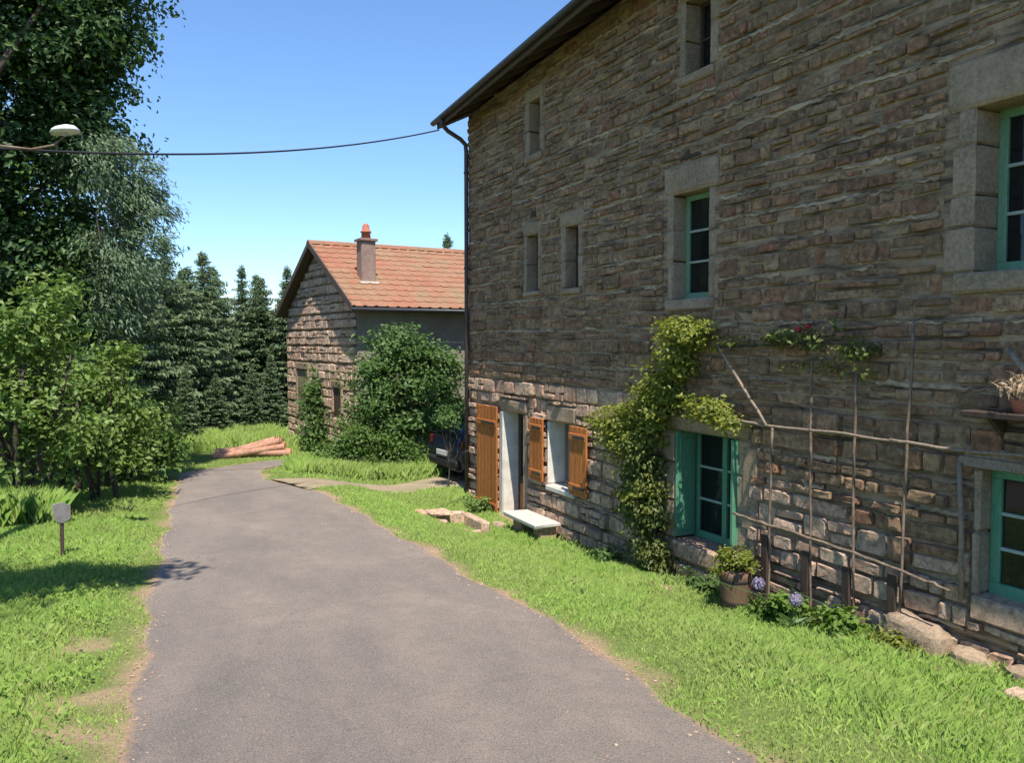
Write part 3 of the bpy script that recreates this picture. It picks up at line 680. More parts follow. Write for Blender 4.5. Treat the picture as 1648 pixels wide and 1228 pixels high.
for k, (a, b, c, d) in BOP.items():
    wn = MB().box(XG - .02, XG + .08, a, b, c, d, .01).build('window', M['darkwood'] if k != 'tall' else M['oldwood'], barn)
    wn['label'] = dict(tall='tall boarded opening in the gable', small='small opening in the gable behind the shrub', low='low dark opening at the foot of the gable')[k]
    MB().box(XG - .09, XG + .1, a - .1, b + .1, d + .002, d + .2, .02, .01).build('lintel', M['dressed'], wn)
    MB().box(XG - .08, XG + .1, a - .1, a - .002, c, d, .02, .008).build('jamb', M['dressed'], wn); MB().box(XG - .08, XG + .1, b + .002, b + .1, c, d, .02, .008).build('jamb', M['dressed'], wn)
    n = 4 if k == 'tall' else 2
    for i in range(n):
        y0, y1 = a + (b - a) * i / n, a + (b - a) * (i + 1) / n
        MB().box(XG - .045, XG - .021, y0 + .01, y1 - .01, c + .02, d - .02, .006).build('board', M['oldwood'] if k == 'tall' else M['darkwood'], wn)
# roof deck and tiles
OV = .28; YE0, YE1 = YF - .4, YBk + .4; tn = (RZ - EZ) / (YR - YE0)
mb = MB(); poly = [(YE0, EZ - .02), (YR, RZ - .02), (YE1, EZ - .02), (YE1, EZ - .1), (YR, RZ - .1), (YE0, EZ - .1)]
mb.prism(poly, 0, XG - OV + .04, XE + .4); broof = mb.build('roof', M['eavewood'], barn)
TW, TL = .285, .33
sln = math.hypot(YR - YE0, RZ - EZ); ang = math.atan2(RZ - EZ, YR - YE0); rows = int(sln / TL) + 1; TLs = sln / rows
def tile_mesh():
    prof = [(-.5, .0), (-.4, .02), (-.26, .022), (-.14, .0), (.42, -.002), (.5, .008)]
    V = []
    for y, lift in ((0, .02), (TLs * 1.08, .004)):
        for x, z in prof: V.append((x * TW, y, z + lift))
    n = len(prof)
    for x, z in prof: V.append((x * TW, 0, z + .006))
    F = [(i, i + 1, n + i + 1, n + i) for i in range(n - 1)] + [(2 * n + i, 2 * n + i + 1, i + 1, i) for i in range(n - 1)]
    me = bpy.data.meshes.new('tile'); me.from_pydata(V, [], F); me.materials.append(M['tile']); me.update(); return me
TM = tile_mesh(); xs = np.arange(XG - OV + TW / 2, XE + .35, TW)
cnt = 0; TVv, TFf = [], []; tv = np.array([v.co for v in TM.vertices]); tf = [tuple(p.vertices) for p in TM.polygons]
cells = [(r_, x, 0) for x in xs for r_ in range(rows)] + [(r_, x, 1) for x in xs for r_ in range(rows)]
for r_, x, side in cells:
    rot = Euler((ang, 0, rs.uniform(-.012, .012)), 'XYZ') if side == 0 else Euler((ang, 0, math.pi), 'XYZ')
    y = YE0 - .03 + TLs * r_ * math.cos(ang) if side == 0 else YE1 + .03 - TLs * r_ * math.cos(ang)
    Mx = Matrix.LocRotScale(Vector((x, y, EZ - .012 + TLs * r_ * math.sin(ang) + rs.uniform(0, .008))), rot, Vector((1, 1, 1)))
    if side == 0 and cnt < 300:
        o = obj('tile', TM, None, broof); o.matrix_basis = Mx; cnt += 1
    else:
        A = np.array(Mx); n = len(TVv) * len(tv); TVv.append(tv @ A[:3, :3].T + A[:3, 3]); TFf += [tuple(i + n for i in f) for f in tf]
o = obj('roof_tiling', np_mesh('roof_tiling', np.concatenate(TVv), np.array(TFf)), M['tile'], broof); o['kind'] = 'stuff'
for x in np.arange(XG - OV + .2, XE + .3, .4):
    MB().prism([(YR - .15, RZ - .03), (YR - .1, RZ + .05), (YR, RZ + .085), (YR + .1, RZ + .05), (YR + .15, RZ - .03)], 0, x - .2, x + .205).build('ridge_tile', M['tile'], broof)
for y0, y1, s_ in ((YE0, YR, 1), (YR, YE1, -1)):
    pl = [(YE0, EZ - .12), (YR, RZ - .12), (YR, RZ + .05), (YE0, EZ + .05)] if s_ == 1 else [(YR, RZ - .12), (YE1, EZ - .12), (YE1, EZ + .05), (YR, RZ + .05)]
    MB().prism(pl, 0, XG - OV - .0, XG - OV + .035).build('verge_board', M['eavewood'], broof)
MB().tube([(XG - OV, YE0 - .07, EZ - .07), (XE + .4, YE0 - .07, EZ - .07)], .05, 8).build('gutter', M['zinc'], barn, True)
# chimney
ch = MB().box(5.85, 6.23, 20.72, 21.1, 4.1, 5.58, .012, .008).build('chimney', M['brick'], barn)
MB().box(5.8, 6.28, 20.67, 21.15, 5.582, 5.65, .012, .006).build('chimney_cap', M['brick'], ch)
cx_, cy_ = 6.04, 20.91
MB().tube([(cx_, cy_, 5.65), (cx_, cy_, 5.8), (cx_, cy_, 5.805), (cx_, cy_, 5.85), (cx_, cy_, 5.855), (cx_, cy_, 5.98), (cx_, cy_, 6.04)], [.13, .11, .14, .14, .105, .09, .05], 12).build('chimney_pot', M['terracotta'], ch, True)
MB().box(5.78, 6.3, 20.62, 20.72, 4.42, 4.54, .02).build('flashing', M['slab'], ch)
barn.rotation_euler = (0, 0, R(5))

# ------------------------------------------------------------------ vegetation
def clump_leaves(blobs, per, size, spread, up=.5, out=.6, aspect=.6, seed=0, shell=.45, droop=None, fold=.15):
    """leaves gathered in clumps through ellipsoid blobs: (cx,cy,cz,rx,ry,rz,nclumps)"""
    global rng
    rng = np.random.default_rng(seed)
    Cs, Ns, Ss, Ax, CC = [], [], [], [], []
    for (cx, cy, cz, rx, ry, rz, n) in blobs:
        d = unit(rng.normal(size=(n, 3))); r_ = rng.random((n, 1)) ** shell
        ph = rng.uniform(0, 6, 4); lump = 1 + .2 * np.sin(4 * d[:, :1] + ph[0]) * np.sin(4 * d[:, 1:2] + ph[1]) + .2 * np.sin(6 * d[:, 2:] + ph[2] + 3 * d[:, :1])
        cc = d * r_ * lump * np.array((rx, ry, rz)) * (1 + rng.normal(scale=.12, size=(n, 1))) + np.array((cx, cy, cz)); CC.append(cc)
        k = rng.poisson(per, n) + 3; idx = np.repeat(np.arange(n), k)
        off = np.clip(rng.normal(size=(len(idx), 3)), -1.7, 1.7) * np.array((spread, spread, spread * .6)) * rng.uniform(.6, 1.4, (n, 1))[idx]
        Cs.append(cc[idx] + off)
        Ns.append(d[idx] * out + np.array((0, 0, up)) + rng.normal(scale=.45, size=(len(idx), 3)))
        Ss.append(size * rng.uniform(.6, 1.3, len(idx)))
        if droop is not None: Ax.append(np.tile(np.array(droop, float), (len(idx), 1)) + d[idx] * .5)
    return leaf_quads(np.concatenate(Cs), np.concatenate(Ns), np.concatenate(Ss), aspect, fold, np.concatenate(Ax) if Ax else None), np.concatenate(CC)

def woody(base, trunk_top, CC, r0, nlimb, seed, stems=1):
    r = np.random.default_rng(seed); mb = MB(); base = np.array(base, float); tt = np.array(trunk_top, float)
    for s in range(stems):
        b0 = base + (r.normal(size=3) * np.array((.18, .18, 0)) if stems > 1 else 0); t0 = tt + (r.normal(size=3) * np.array((.35, .35, .2)) if stems > 1 else 0)
        pts = [b0 + (t0 - b0) * t + r.normal(size=3) * np.array((.05, .05, 0)) * math.sin(t * 3.1) * np.linalg.norm(t0 - b0) * .3 for t in np.linspace(0, 1, 7)]
        pts[0] = pts[0] - np.array((0, 0, .25))
        mb.tube(pts, r0 * np.array([1.5, 1.05, .95, .85, .72, .6, .45]), 9)
        for i in r.choice(len(CC), min(nlimb // stems, len(CC)), replace=False):
            q = pts[r.integers(2, 6)]; c = CC[i]; mid = (q + c) / 2 + r.normal(size=3) * .12 * np.linalg.norm(c - q) + np.array((0, 0, .06 * np.linalg.norm(c - q)))
            mb.tube([q, (q * .6 + mid * .4), mid, (mid + c) / 2, c], r0 * np.array([.42, .33, .24, .14, .05]) * r.uniform(.5, 1), 5)
    return mb

def tree(name, label, cat, base, top, blobs, per, size, spread, lm, bm='bark', r0=.12, nlimb=40, seed=0, group=None, stems=1, **kw):
    e = empty(name, base, label, cat, group)
    (V, F), CC = clump_leaves(blobs, per, size, spread, seed=seed, **kw)
    obj('crown', np_mesh('crown', V, F), M[lm], e)
    woody(base, top, CC, r0, nlimb, seed, stems).build('trunk' if stems == 1 else 'stems', M[bm], e, True)
    return e

# big dark tree, upper left
tree('broadleaf_tree', 'large dark broadleaf tree filling the upper left corner', 'tree', (-4.2, 17.8, H(-4.2, 17.8)), (-3.7, 17.7, 7.4),
     [(-3.7, 17.5, 10.8, 3.9, 3.0, 2.9, 480), (-1.6, 17.2, 9.7, 2.2, 1.9, 1.9, 340), (-.35, 17.2, 10.2, 1.15, 1.2, 1.7, 240), (-.5, 17.2, 11.9, 1.3, 1.3, 1.2, 150), (-.3, 17.1, 8.6, .8, .9, .55, 70), (-4.0, 17.6, 7.2, 3.1, 2.5, 2.1, 260), (-2.3, 17.5, 6.2, 2.1, 1.7, 1.8, 220), (-1.3, 17.6, 4.6, 1.5, 1.3, 1.6, 150), (-2.8, 17.6, 3.6, 2.0, 1.7, 1.5, 150), (-.6, 17.4, 6.9, .9, .9, 1.0, 110), (-.2, 18.2, 3.4, .9, .8, 1.6, 110), (-1.3, 17.0, 8.3, 1.2, 1.0, .9, 130), (-.5, 17.1, 7.9, .7, .8, .6, 60)], 62, .125, .27, 'leaf_dark', r0=.34, nlimb=70, seed=31)
# grey green willow at its right edge
tree('willow_tree', 'grey green willow with fine drooping leaves right of the street lamp', 'tree', (-.1, 16.4, H(-.1, 16.4)), (.05, 16.4, 4.7),
     [(.0, 16.4, 6.0, .55, .6, .75, 46), (.45, 16.4, 5.5, .6, .6, .75, 56), (.3, 16.3, 4.4, .65, .65, .8, 50), (.15, 16.4, 3.4, .6, .6, .7, 34)], 85, .11, .17, 'leaf_silver', bm='bark', r0=.07, nlimb=16, seed=33, aspect=.28, droop=(.3, 0, -.6), up=.4)
# tree standing left of the camera, out of frame: its overhanging bough throws the shadow on the verge
tree('verge_tree', 'leafy tree on the left verge near the camera', 'tree', (-3.6, 5.4, H(-3.6, 5.4)), (-3.2, 5.4, 5.6),
     [(-3.0, 5.2, 7.2, 1.6, 1.2, 1.1, 110), (-1.55, 5.25, 7.1, .8, .42, .4, 70), (-.75, 5.35, 6.95, .5, .18, .2, 22)], 40, .12, .2, 'leaf_mid', r0=.2, nlimb=40, seed=35)
# hazel shrubs
tree('hazel_shrub', 'tall hazel shrub with bright leaves at the left edge', 'shrub', (-1.3, 12.9, H(-1.3, 12.9)), (-1.1, 12.9, 2.6),
     [(-.95, 12.9, 3.2, .6, .7, .55, 46), (-.72, 12.8, 3.6, .28, .35, .3, 12), (-1.6, 12.9, 2.8, .8, .8, .8, 56), (-1.0, 12.7, 2.3, .75, .7, .3, 34), (-.6, 12.8, 1.75, .6, .6, .3, 30), (-1.3, 12.9, 1.5, .9, .8, .35, 36)], 26, .105, .15, 'leaf_hazel', r0=.045, nlimb=60, seed=37, stems=4)
tree('hazel_shrub', 'spreading hazel shrub right of the tall one, over the verge', 'shrub', (-.3, 14.6, H(-.3, 14.6)), (-.2, 14.6, 2.0),
     [(-.25, 14.6, 2.35, .65, .7, .4, 44), (.1, 14.7, 2.75, .3, .35, .25, 14), (-.5, 14.4, 1.7, .8, .8, .35, 44), (.15, 14.6, 1.75, .55, .6, .4, 36), (-.1, 14.4, 1.15, .7, .6, .3, 34)], 26, .105, .15, 'leaf_hazel', r0=.04, nlimb=50, seed=39, stems=4)
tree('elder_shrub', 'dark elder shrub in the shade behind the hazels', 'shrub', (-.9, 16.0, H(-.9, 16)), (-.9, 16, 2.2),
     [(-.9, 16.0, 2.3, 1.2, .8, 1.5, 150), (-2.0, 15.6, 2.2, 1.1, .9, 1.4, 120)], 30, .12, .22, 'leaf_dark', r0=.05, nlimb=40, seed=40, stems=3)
tree('round_shrub', 'rounded light green shrub at the edge of the lane', 'shrub', (.45, 17.3, H(.45, 17.3)), (.45, 17.3, 1.1),
     [(.35, 17.3, 1.35, .75, .8, .75, 110), (.7, 17.5, .95, .5, .6, .5, 50), (-.2, 17.2, 1.1, .7, .7, .7, 60)], 28, .1, .17, 'leaf_bright', r0=.03, nlimb=40, seed=41, stems=4)
# big shrub before the barn
tree('lilac_shrub', 'large dark green shrub in front of the barn wall', 'shrub', (6.1, 18.6, H(6.1, 18.6)), (6.1, 18.6, 2.1),
     [(5.9, 18.6, 2.75, .6, .6, .55, 70), (6.45, 18.6, 2.55, .55, .6, .6, 70), (5.5, 18.5, 2.2, .6, .6, .45, 60), (6.9, 18.7, 2.1, .6, .7, .6, 70), (7.25, 18.9, 2.35, .45, .5, .45, 40), (7.3, 18.6, 1.4, .5, .5, .5, 40), (6.2, 18.4, 1.9, .8, .7, .4, 60), (5.35, 18.4, 1.5, .55, .6, .45, 50), (6.6, 18.4, 1.2, .9, .7, .5, 70), (5.8, 18.3, 1.0, .8, .6, .5, 60)], 28, .115, .17, 'leaf_mid', r0=.05, nlimb=60, seed=43, stems=5)
tree('low_shrub', 'low bright green shrub at the left foot of the large one', 'shrub', (4.75, 17.9, H(4.75, 17.9)), (4.75, 17.9, .7),
     [(4.8, 17.9, .75, .6, .55, .5, 90), (4.4, 17.9, .5, .4, .4, .35, 50), (5.3, 17.9, .55, .6, .5, .4, 70), (5.9, 17.8, .4, .5, .4, .3, 45)], 24, .085, .13, 'leaf_bright', r0=.02, nlimb=40, seed=45, stems=4)
tree('gable_climber', 'small leafy climber growing up the barn gable', 'plant', (5.02, 22.7, H(5.02, 22.7)), (5.04, 22.7, 1.5),
     [(4.98, 22.7, 1.4, .2, .45, .7, 46), (4.96, 22.5, .5, .25, .5, .6, 46)], 24, .12, .18, 'leaf_mid', r0=.03, nlimb=20, seed=47)
tree('corner_shrub', 'thin green shrub sprig beside the downpipe at the house corner', 'shrub', (6.0, 15.3, H(6.0, 15.3)), (6.02, 15.3, 1.2), [(5.98, 15.3, 1.45, .22, .25, .25, 24)], 20, .07, .08, 'leaf_mid', r0=.015, nlimb=14, seed=49)

# spruces
def spruce_mesh(h, seed, rb=.24):
    r = np.random.default_rng(seed); Cs, Ns, Ss, Ax = [], [], [], []; tb = MB()
    tb.tube([(0, 0, -.3), (0, 0, h * .5), (0, 0, h * .99)], [h * .016, h * .009, .01], 7)
    zw = h * .07
    while zw < h * .985:
        f = 1 - zw / h; L = h * rb * (f ** .8) * r.uniform(.75, 1.15) + .05; nb = int(6 + 5 * f); a0 = r.uniform(0, 6.28)
        for b in range(nb):
            a = a0 + b * 6.283 / nb + r.normal(scale=.12); l = L * r.uniform(.6, 1.12); z = zw + r.normal(scale=.09); dirv = np.array((math.cos(a), math.sin(a), 0))
            sag = -.3 * f + .02
            n = max(5, int(l / .075)); t = np.linspace(.12, 1, n)
            P = np.outer(t * l, dirv) + np.array((0, 0, z)) + np.outer((t * sag + .12 * t ** 2) * l, (0, 0, 1))
            if l > .5: tb.tube([(0, 0, z), tuple(P[n // 2]), tuple(P[-1])], [.018, .012, .004], 4, False)
            side = np.array((-dirv[1], dirv[0], 0))
            for s in (-1, 1):
                c = P + side * s * (.06 + .14 * (1 - t)[:, None] * min(1, l)) + np.array((0, 0, -.05)) + r.normal(scale=.025, size=(n, 3))
                Cs.append(c); Ns.append(np.tile((0, 0, 1.), (n, 1)) + r.normal(scale=.45, size=(n, 3)) + side * s * .3)
                Ss.append((.2 + .16 * (1 - t)) * (.4 + .7 * min(1, l)) * r.uniform(.8, 1.3, n)); Ax.append(np.tile(dirv * .8 + side * s * .75 + np.array((0, 0, -.35)), (n, 1)))
            Cs.append(P + np.array((0, 0, -.09))); Ns.append(np.tile(side, (n, 1)) + r.normal(scale=.4, size=(n, 3))); Ss.append(r.uniform(.16, .3, n) * (.4 + .7 * min(1, l))); Ax.append(np.tile(dirv * .4 + np.array((0, 0, -1.)), (n, 1)))
        zw += .11 + .1 * f
    global rng; rng = r
    V, F = leaf_quads(np.concatenate(Cs), np.concatenate(Ns), np.concatenate(Ss), .34, .06, np.concatenate(Ax))
    me = np_mesh('crown', V, F); me.materials.append(M['needle']); tm = tb.mesh('trunk', True); tm.materials.append(M['bark']); return me, tm
SPM = [spruce_mesh(7.2, 1, .27), spruce_mesh(7.2, 2, .23), spruce_mesh(7.2, 3, .3)]
SPR = [  # x, y, height scale, mesh, label
    (3.1, 31.0, .90, 0, 'tall pointed spruce standing left of the log pile'), (4.46, 32.5, .86, 1, 'slim spruce above the left end of the log pile'),
    (5.05, 32.0, .79, 2, 'broad spruce above the middle of the log pile'), (5.77, 31.5, .85, 1, 'spruce touching the left edge of the barn gable'),
    (2.3, 30.0, .80, 2, 'shorter spruce behind the rounded shrub'), (1.6, 29.0, .92, 0, 'dark spruce behind the willow on its right side'),
    (.6, 27.5, 1.0, 2, 'dark spruce behind the willow and the hazel'), (3.75, 34.0, .86, 2, 'farther spruce in the gap left of the slim one'),
    (6.6, 35.5, .8, 0, 'farther spruce mostly hidden by the barn gable'), (-.8, 25.5, 1.1, 1, 'dark spruce deep behind the big broadleaf tree'),
    (5.3, 36, .86, 1, 'farthest spruce seen between the two right-hand ones'), (14.55, 37.5, 1.2, 1, 'lone spruce tip rising above the barn roof'), (15.6, 38, 1.02, 2, 'small spruce tip beside the house corner above the barn roof'),
    (2.5, 33, .84, 1, 'far spruce filling the gap behind the shorter one'), (-2.2, 24, 1.0, 0, 'spruce hidden deep in the left thicket'), (1.0, 33.5, .95, 0, 'far spruce in the dark gap beside the willow'),
    (4.3, 29.2, .34, 2, 'young low spruce just behind the log pile'), (3.0, 28.2, .3, 0, 'young low spruce left behind the log pile'), (1.9, 26.5, .36, 1, 'young spruce at the end of the lane'), (5.0, 30.0, .38, 1, 'young spruce between log pile and barn')]
for i, (x, y, s, k, lb) in enumerate(SPR):
    e = empty('spruce_tree', (x, y, H(x, y)), lb, 'tree', 'spruces beyond the end of the lane')
    for me_, nm in zip(SPM[k], ('crown', 'trunk')):
        o = obj(nm, me_, None, e, local=True)
    wdt = (1.12, .9, 1.25, 1.0, 1.18)[i % 5]; e.scale = (s * wdt, s * wdt, s); e.rotation_euler = (R((i * 37 % 5 - 2) * .8), R((i * 53 % 5 - 2) * .8), i * 1.7)

# climber on the house wall
vine = empty('climbing_vine', (5.95, 8.5, .06), 'yellow green climbing vine growing up the house wall by the green french window', 'plant')
X_ = 5.98
lower = [(X_ + .02, 8.4, .35, .15, .33, .3, 40), (X_ + .02, 8.5, .85, .16, .36, .4, 60), (X_, 8.6, 1.4, .17, .4, .4, 60), (X_ + .02, 8.85, 1.1, .12, .22, .5, 26)]
upper = [(X_, 8.75, 1.75, .18, .4, .25, 44), (X_, 8.95, 1.98, .18, .4, .24, 44), (X_ - .02, 9.4, 1.85, .16, .33, .2, 28), (X_ - .02, 9.2, 1.6, .12, .2, .2, 14), (X_, 8.5, 2.15, .2, .36, .3, 52), (X_, 8.15, 2.45, .2, .32, .3, 44), (X_, 7.9, 2.85, .18, .3, .28, 38), (X_ - .03, 7.75, 3.12, .18, .36, .16, 36),
         (X_ - .05, 7.35, 2.26, .14, .3, .1, 20), (X_ - .05, 6.95, 2.14, .1, .25, .06, 8), (X_, 8.55, 1.2, .14, .3, .3, 20)]
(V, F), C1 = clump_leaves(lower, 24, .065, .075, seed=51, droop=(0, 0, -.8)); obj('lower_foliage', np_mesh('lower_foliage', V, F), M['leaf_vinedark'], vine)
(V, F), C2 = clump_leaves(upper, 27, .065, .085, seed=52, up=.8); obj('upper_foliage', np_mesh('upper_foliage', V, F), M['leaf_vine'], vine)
mb = MB()
for o_ in ((0, 0), (.04, .07), (-.03, -.08)):
    mb.tube([(X_ + .06 + o_[0], 8.45 + o_[1], -.1), (X_ + .08, 8.5 + o_[1], .8), (X_ + .07 + o_[0], 8.55, 1.5), (X_ + .07, 8.4 + o_[1], 2.1), (X_ + .06, 8.05, 2.5), (X_ + .04 + o_[0], 7.85, 3.0)], [.03, .026, .022, .018, .014, .006], 6)
mb.tube([(X_ + .07, 8.5, 1.6), (X_ + .05, 8.9, 1.9), (X_, 9.6, 1.9)], [.015, .011, .004], 5)
mb.build('stems', M['bark'], vine, True)

# flowering climber above the trellis (in shade)
e = empty('rose_climber', (6.05, 5.9, 2.8), 'shaded climbing rose with a few dark red flowers high on the wall above the trellis', 'plant')
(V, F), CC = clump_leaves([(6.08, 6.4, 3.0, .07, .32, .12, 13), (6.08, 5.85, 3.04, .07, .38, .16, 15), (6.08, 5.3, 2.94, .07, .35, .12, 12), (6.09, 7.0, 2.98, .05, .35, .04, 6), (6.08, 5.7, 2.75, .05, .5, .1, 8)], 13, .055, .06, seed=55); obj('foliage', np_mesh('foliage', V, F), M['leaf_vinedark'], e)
for q in range(2):
    fy = (6.02, 5.9, 5.97, 5.4, 5.3, 5.36, 6.5)[q]; fz = (3.12, 3.15, 3.03, 2.95, 2.9, 2.99, 3.04)[q]; d = unit(np.random.default_rng(q).normal(size=(16, 3)))
    V, F = leaf_quads(np.array((6.0, fy, fz)) + d * .02, d, np.full(16, .04), .9); obj('flower', np_mesh('flower', V, F), M['petal_red'], e)
MB().tube([(6.1, 7.3, 2.94), (6.08, 6.5, 2.97), (6.08, 5.8, 2.99), (6.08, 5.1, 2.95)], [.012, .012, .01, .006], 5).build('stem', M['bark'], e, True)

# ------------------------------------------------------------------ trellis
tr = empty('garden_trellis', (6.1, 5.6, .4), 'rustic trellis of thin weathered poles standing against the house wall', 'trellis')
def stick(name, pts, r0, m='oldwood', p=tr, seg=7):
    P = []; pts = [np.array(q, float) for q in pts]
    for a, b in zip(pts[:-1], pts[1:]):
        for t in np.linspace(0, 1, 6, endpoint=False): P.append(a + (b - a) * t + np.array([random.gauss(0, .004) for _ in range(3)]))
    P.append(pts[-1]); return MB().tube(P, np.linspace(r0, r0 * .8, len(P)), seg).build(name, M[m], p, True)
stick('rail', [(6.02, 6.99, 2.17), (6.02, 6.44, 2.135), (6.02, 5.6, 2.16), (6.02, 4.84, 2.14)], .015); stick('rail', [(6.0, 4.95, 2.16), (6.02, 4.4, 2.14), (6.02, 3.3, 2.17), (6.02, 2.4, 2.16)], .015)
stick('rail', [(6.03, 6.95, 1.14), (6.03, 6.42, 1.12), (6.03, 5.34, 1.08), (6.03, 4.59, 1.02), (6.03, 4.38, .99)], .016, 'pole')
for (y, zt, yb, zb) in ((6.44, 2.13, 6.45, .3), (5.93, 2.8, 5.87, .3), (5.4, 2.76, 5.37, .35), (4.8, 3.18, 4.88, .38)):
    stick('pole', [(6.08, y, zt), (6.075, (y + yb) / 2 + .01, (zt + zb) / 2), (6.075, yb, zb - .15)], .0145, 'pole')
for yb, z1 in ((6.5, 1.0), (5.95, .95), (5.44, .92), (4.95, .98)): MB().box(6.045, 6.075, yb - .045, yb + .045, H(6.06, yb) - .2, z1, .006, .004).build('pole_shadow_bar', M['darkwood'], tr)  # dark bars standing in for the shadows the poles cast on the wall
stick('brace', [(6.1, 7.36, 2.98), (6.0, 6.44, 2.14)], .019)
stick('brace', [(6.1, 4.0, 2.95), (6.0, 3.3, 2.2)], .024)

# shelf with dried plant at the right edge
sh = empty('wall_shelf', (6.1, 3.7, 2.42), 'dark wooden shelf on the wall over the low right window', 'shelf')
MB().box(5.92, 6.17, 3.0, 4.25, 2.42, 2.47, .008).build('board', M['darkwood'], sh)
for y in (3.2, 4.05): MB().prism([(6.165, 2.42), (5.97, 2.42), (6.165, 2.25)], 1, y - .02, y + .02).build('bracket', M['darkwood'], sh)
pp = empty('potted_plant', (6.05, 3.85, 2.47), 'straw coloured dried plant in a pot on the dark shelf', 'plant')
MB().tube([(6.05, 3.85, 2.472), (6.05, 3.85, 2.55), (6.05, 3.85, 2.575)], [.055, .07, .08], 12).build('pot', M['terracotta'], pp, True)
(V, F), _ = clump_leaves([(6.04, 3.85, 2.66, .08, .14, .08, 26)], 10, .11, .035, seed=58, aspect=.16, droop=(0, 0, 1)); obj('stems', np_mesh('stems', V, F), M['dry'], pp)

# ------------------------------------------------------------------ things along the wall foot
def lathe(name, prof, c, m, p, seg=16):
    return MB().tube([(c[0], c[1], c[2] + z) for r_, z in prof], [r_ for r_, z in prof], seg).build(name, M[m], p, True)
px, py = 5.78, 6.62; pz = H(px, py)
pt = empty('plant_tub', (px, py, pz), 'brown tub at the wall foot holding a yellow green plant', 'planter')
lathe('tub', [(.13, -.04), (.15, .12), (.165, .36), (.175, .41), (.17, .43), (.145, .41)], (px, py, pz), 'pot', pt)
for z in (.08, .31): MB().tube([(px, py, pz + z), (px, py, pz + z + .025)], [.148 + z * .062, .15 + z * .065], 16, False).build('hoop', M['zinc'], pt, True)
e = empty('tub_plant', (px, py, pz + .41), 'mound of yellow green foliage growing in the brown tub', 'plant')
(V, F), CC = clump_leaves([(px, py, pz + .53, .18, .2, .13, 60)], 26, .045, .04, seed=61, up=.8); obj('foliage', np_mesh('foliage', V, F), M['leaf_yellow'], e)
woody((px, py, pz + .66), (px, py, pz + .68), CC, .01, 16, 3).build('stems', M['bark'], e)
for i, (x, y, h, lb) in enumerate(((5.72, 6.22, .36, 'mauve ball flower next to the brown tub'), (5.62, 5.62, .34, 'mauve ball flower in front of the trellis, farther from the tub'))):
    z = H(x, y); e = empty('ball_flower', (x, y, z), lb, 'flower', 'mauve ball flowers')
    MB().tube([(x, y, z - .05), (x + .01, y, z + h * .6), (x, y, z + h)], [.006, .005, .004], 5).build('stem', M['leaf_mid'], e)
    r = np.random.default_rng(70 + i); d = unit(r.normal(size=(260, 3))); rng = r
    V, F = leaf_quads(np.array((x, y, z + h)) + d * .062 * r.uniform(.7, 1.05, (260, 1)), d + r.normal(scale=.3, size=d.shape), r.uniform(.02, .034, 260), .6); obj('flower_head', np_mesh('flower_head', V, F), M['petal_mauve'], e)
    d = unit(r.normal(size=(40, 3)) + np.array((0, 0, .6))); V, F = leaf_quads(np.array((x, y, z + .08)) + d * .1, np.cross(d, (0, 0, 1)) + r.normal(scale=.3, size=d.shape), np.full(40, .22), .14, .1, d); obj('leaves', np_mesh('leaves', V, F), M['leaf_mid'], e)
for i, (x, y, sx, sy, h, m, n, sz, lb) in enumerate(((5.78, 5.9, .16, .25, .26, 'leaf_spring', 44, .08, 'light green leafy plant between the two ball flowers'), (5.85, 5.3, .16, .3, .22, 'leaf_spring', 46, .075, 'light green leafy plant under the middle poles of the trellis'),
        (5.9, 4.75, .12, .25, .14, 'leaf_yellow', 26, .06, 'yellowish plant at the foot of the last trellis pole'), (5.95, 7.35, .13, .35, .18, 'leaf_mid', 34, .06, 'dark herb growing under the sill of the green french window'),
        (5.9, 9.3, .16, .4, .2, 'leaf_mid', 34, .06, 'green herb at the wall foot left of the vine'), (5.85, 13.5, .2, .3, .25, 'leaf_hazel', 34, .07, 'green tuft in front of the tall orange shutter'))):
    z = H(x, y); e = empty('border_plant', (x, y, z), lb, 'plant', 'plants along the foot of the wall')
    (V, F), CC = clump_leaves([(x, y, z + h * .55, sx, sy, h * .6, n)], 15, sz, .05, seed=80 + i, up=.8); obj('foliage', np_mesh('foliage', V, F), M[m], e)
    woody((x, y, z + .2), (x, y, z + h * .5), CC, .006, 14, 80 + i, 3).build('stems', M['leaf_mid'], e)

# stone bench by the small window
bz = -.14
bn = empty('stone_bench', (5.95, 11.3, bz), 'low bench with a white stone slab under the orange shuttered window', 'bench')
MB().box(5.68, 6.13, 10.95, 12.1, .17, .235, .012, .008).build('slab', M['slab'], bn)
for y in (11.15, 11.85): MB().box(5.8, 6.1, y - .12, y + .12, bz - .25, .168, .02, .012).build('support', M['stone_pale'], bn)
# old stone trough near the corner
tz = H(5.0, 12.3)
tg = empty('stone_trough', (5.0, 12.3, tz), 'low old stone trough with slab edge in the grass before the orange shutter', 'trough')
MB().box(4.72, 5.28, 12.72, 12.86, tz - .2, tz + .2, .025, .012).build('side', M['stone_pale'], tg); MB().box(4.62, 4.76, 11.9, 12.86, tz - .2, tz + .12, .025, .012).build('side', M['stone_pale'], tg)
MB().box(5.25, 5.4, 11.95, 12.84, tz - .2, tz + .16, .025, .012).build('side', M['stone_pale'], tg); MB().box(4.76, 5.25, 11.9, 12.02, tz - .2, tz + .05, .025, .012).build('side', M['stone_pale'], tg)
MB().box(4.77, 5.24, 12.03, 12.71, tz - .3, tz - .06, .01).build('basin_floor', M['darkwood'], tg)
MB().box(4.62, 4.98, 12.5, 12.92, tz + .205, tz + .255, .02, .016).build('cover_slab', M['stone_pale'], tg)
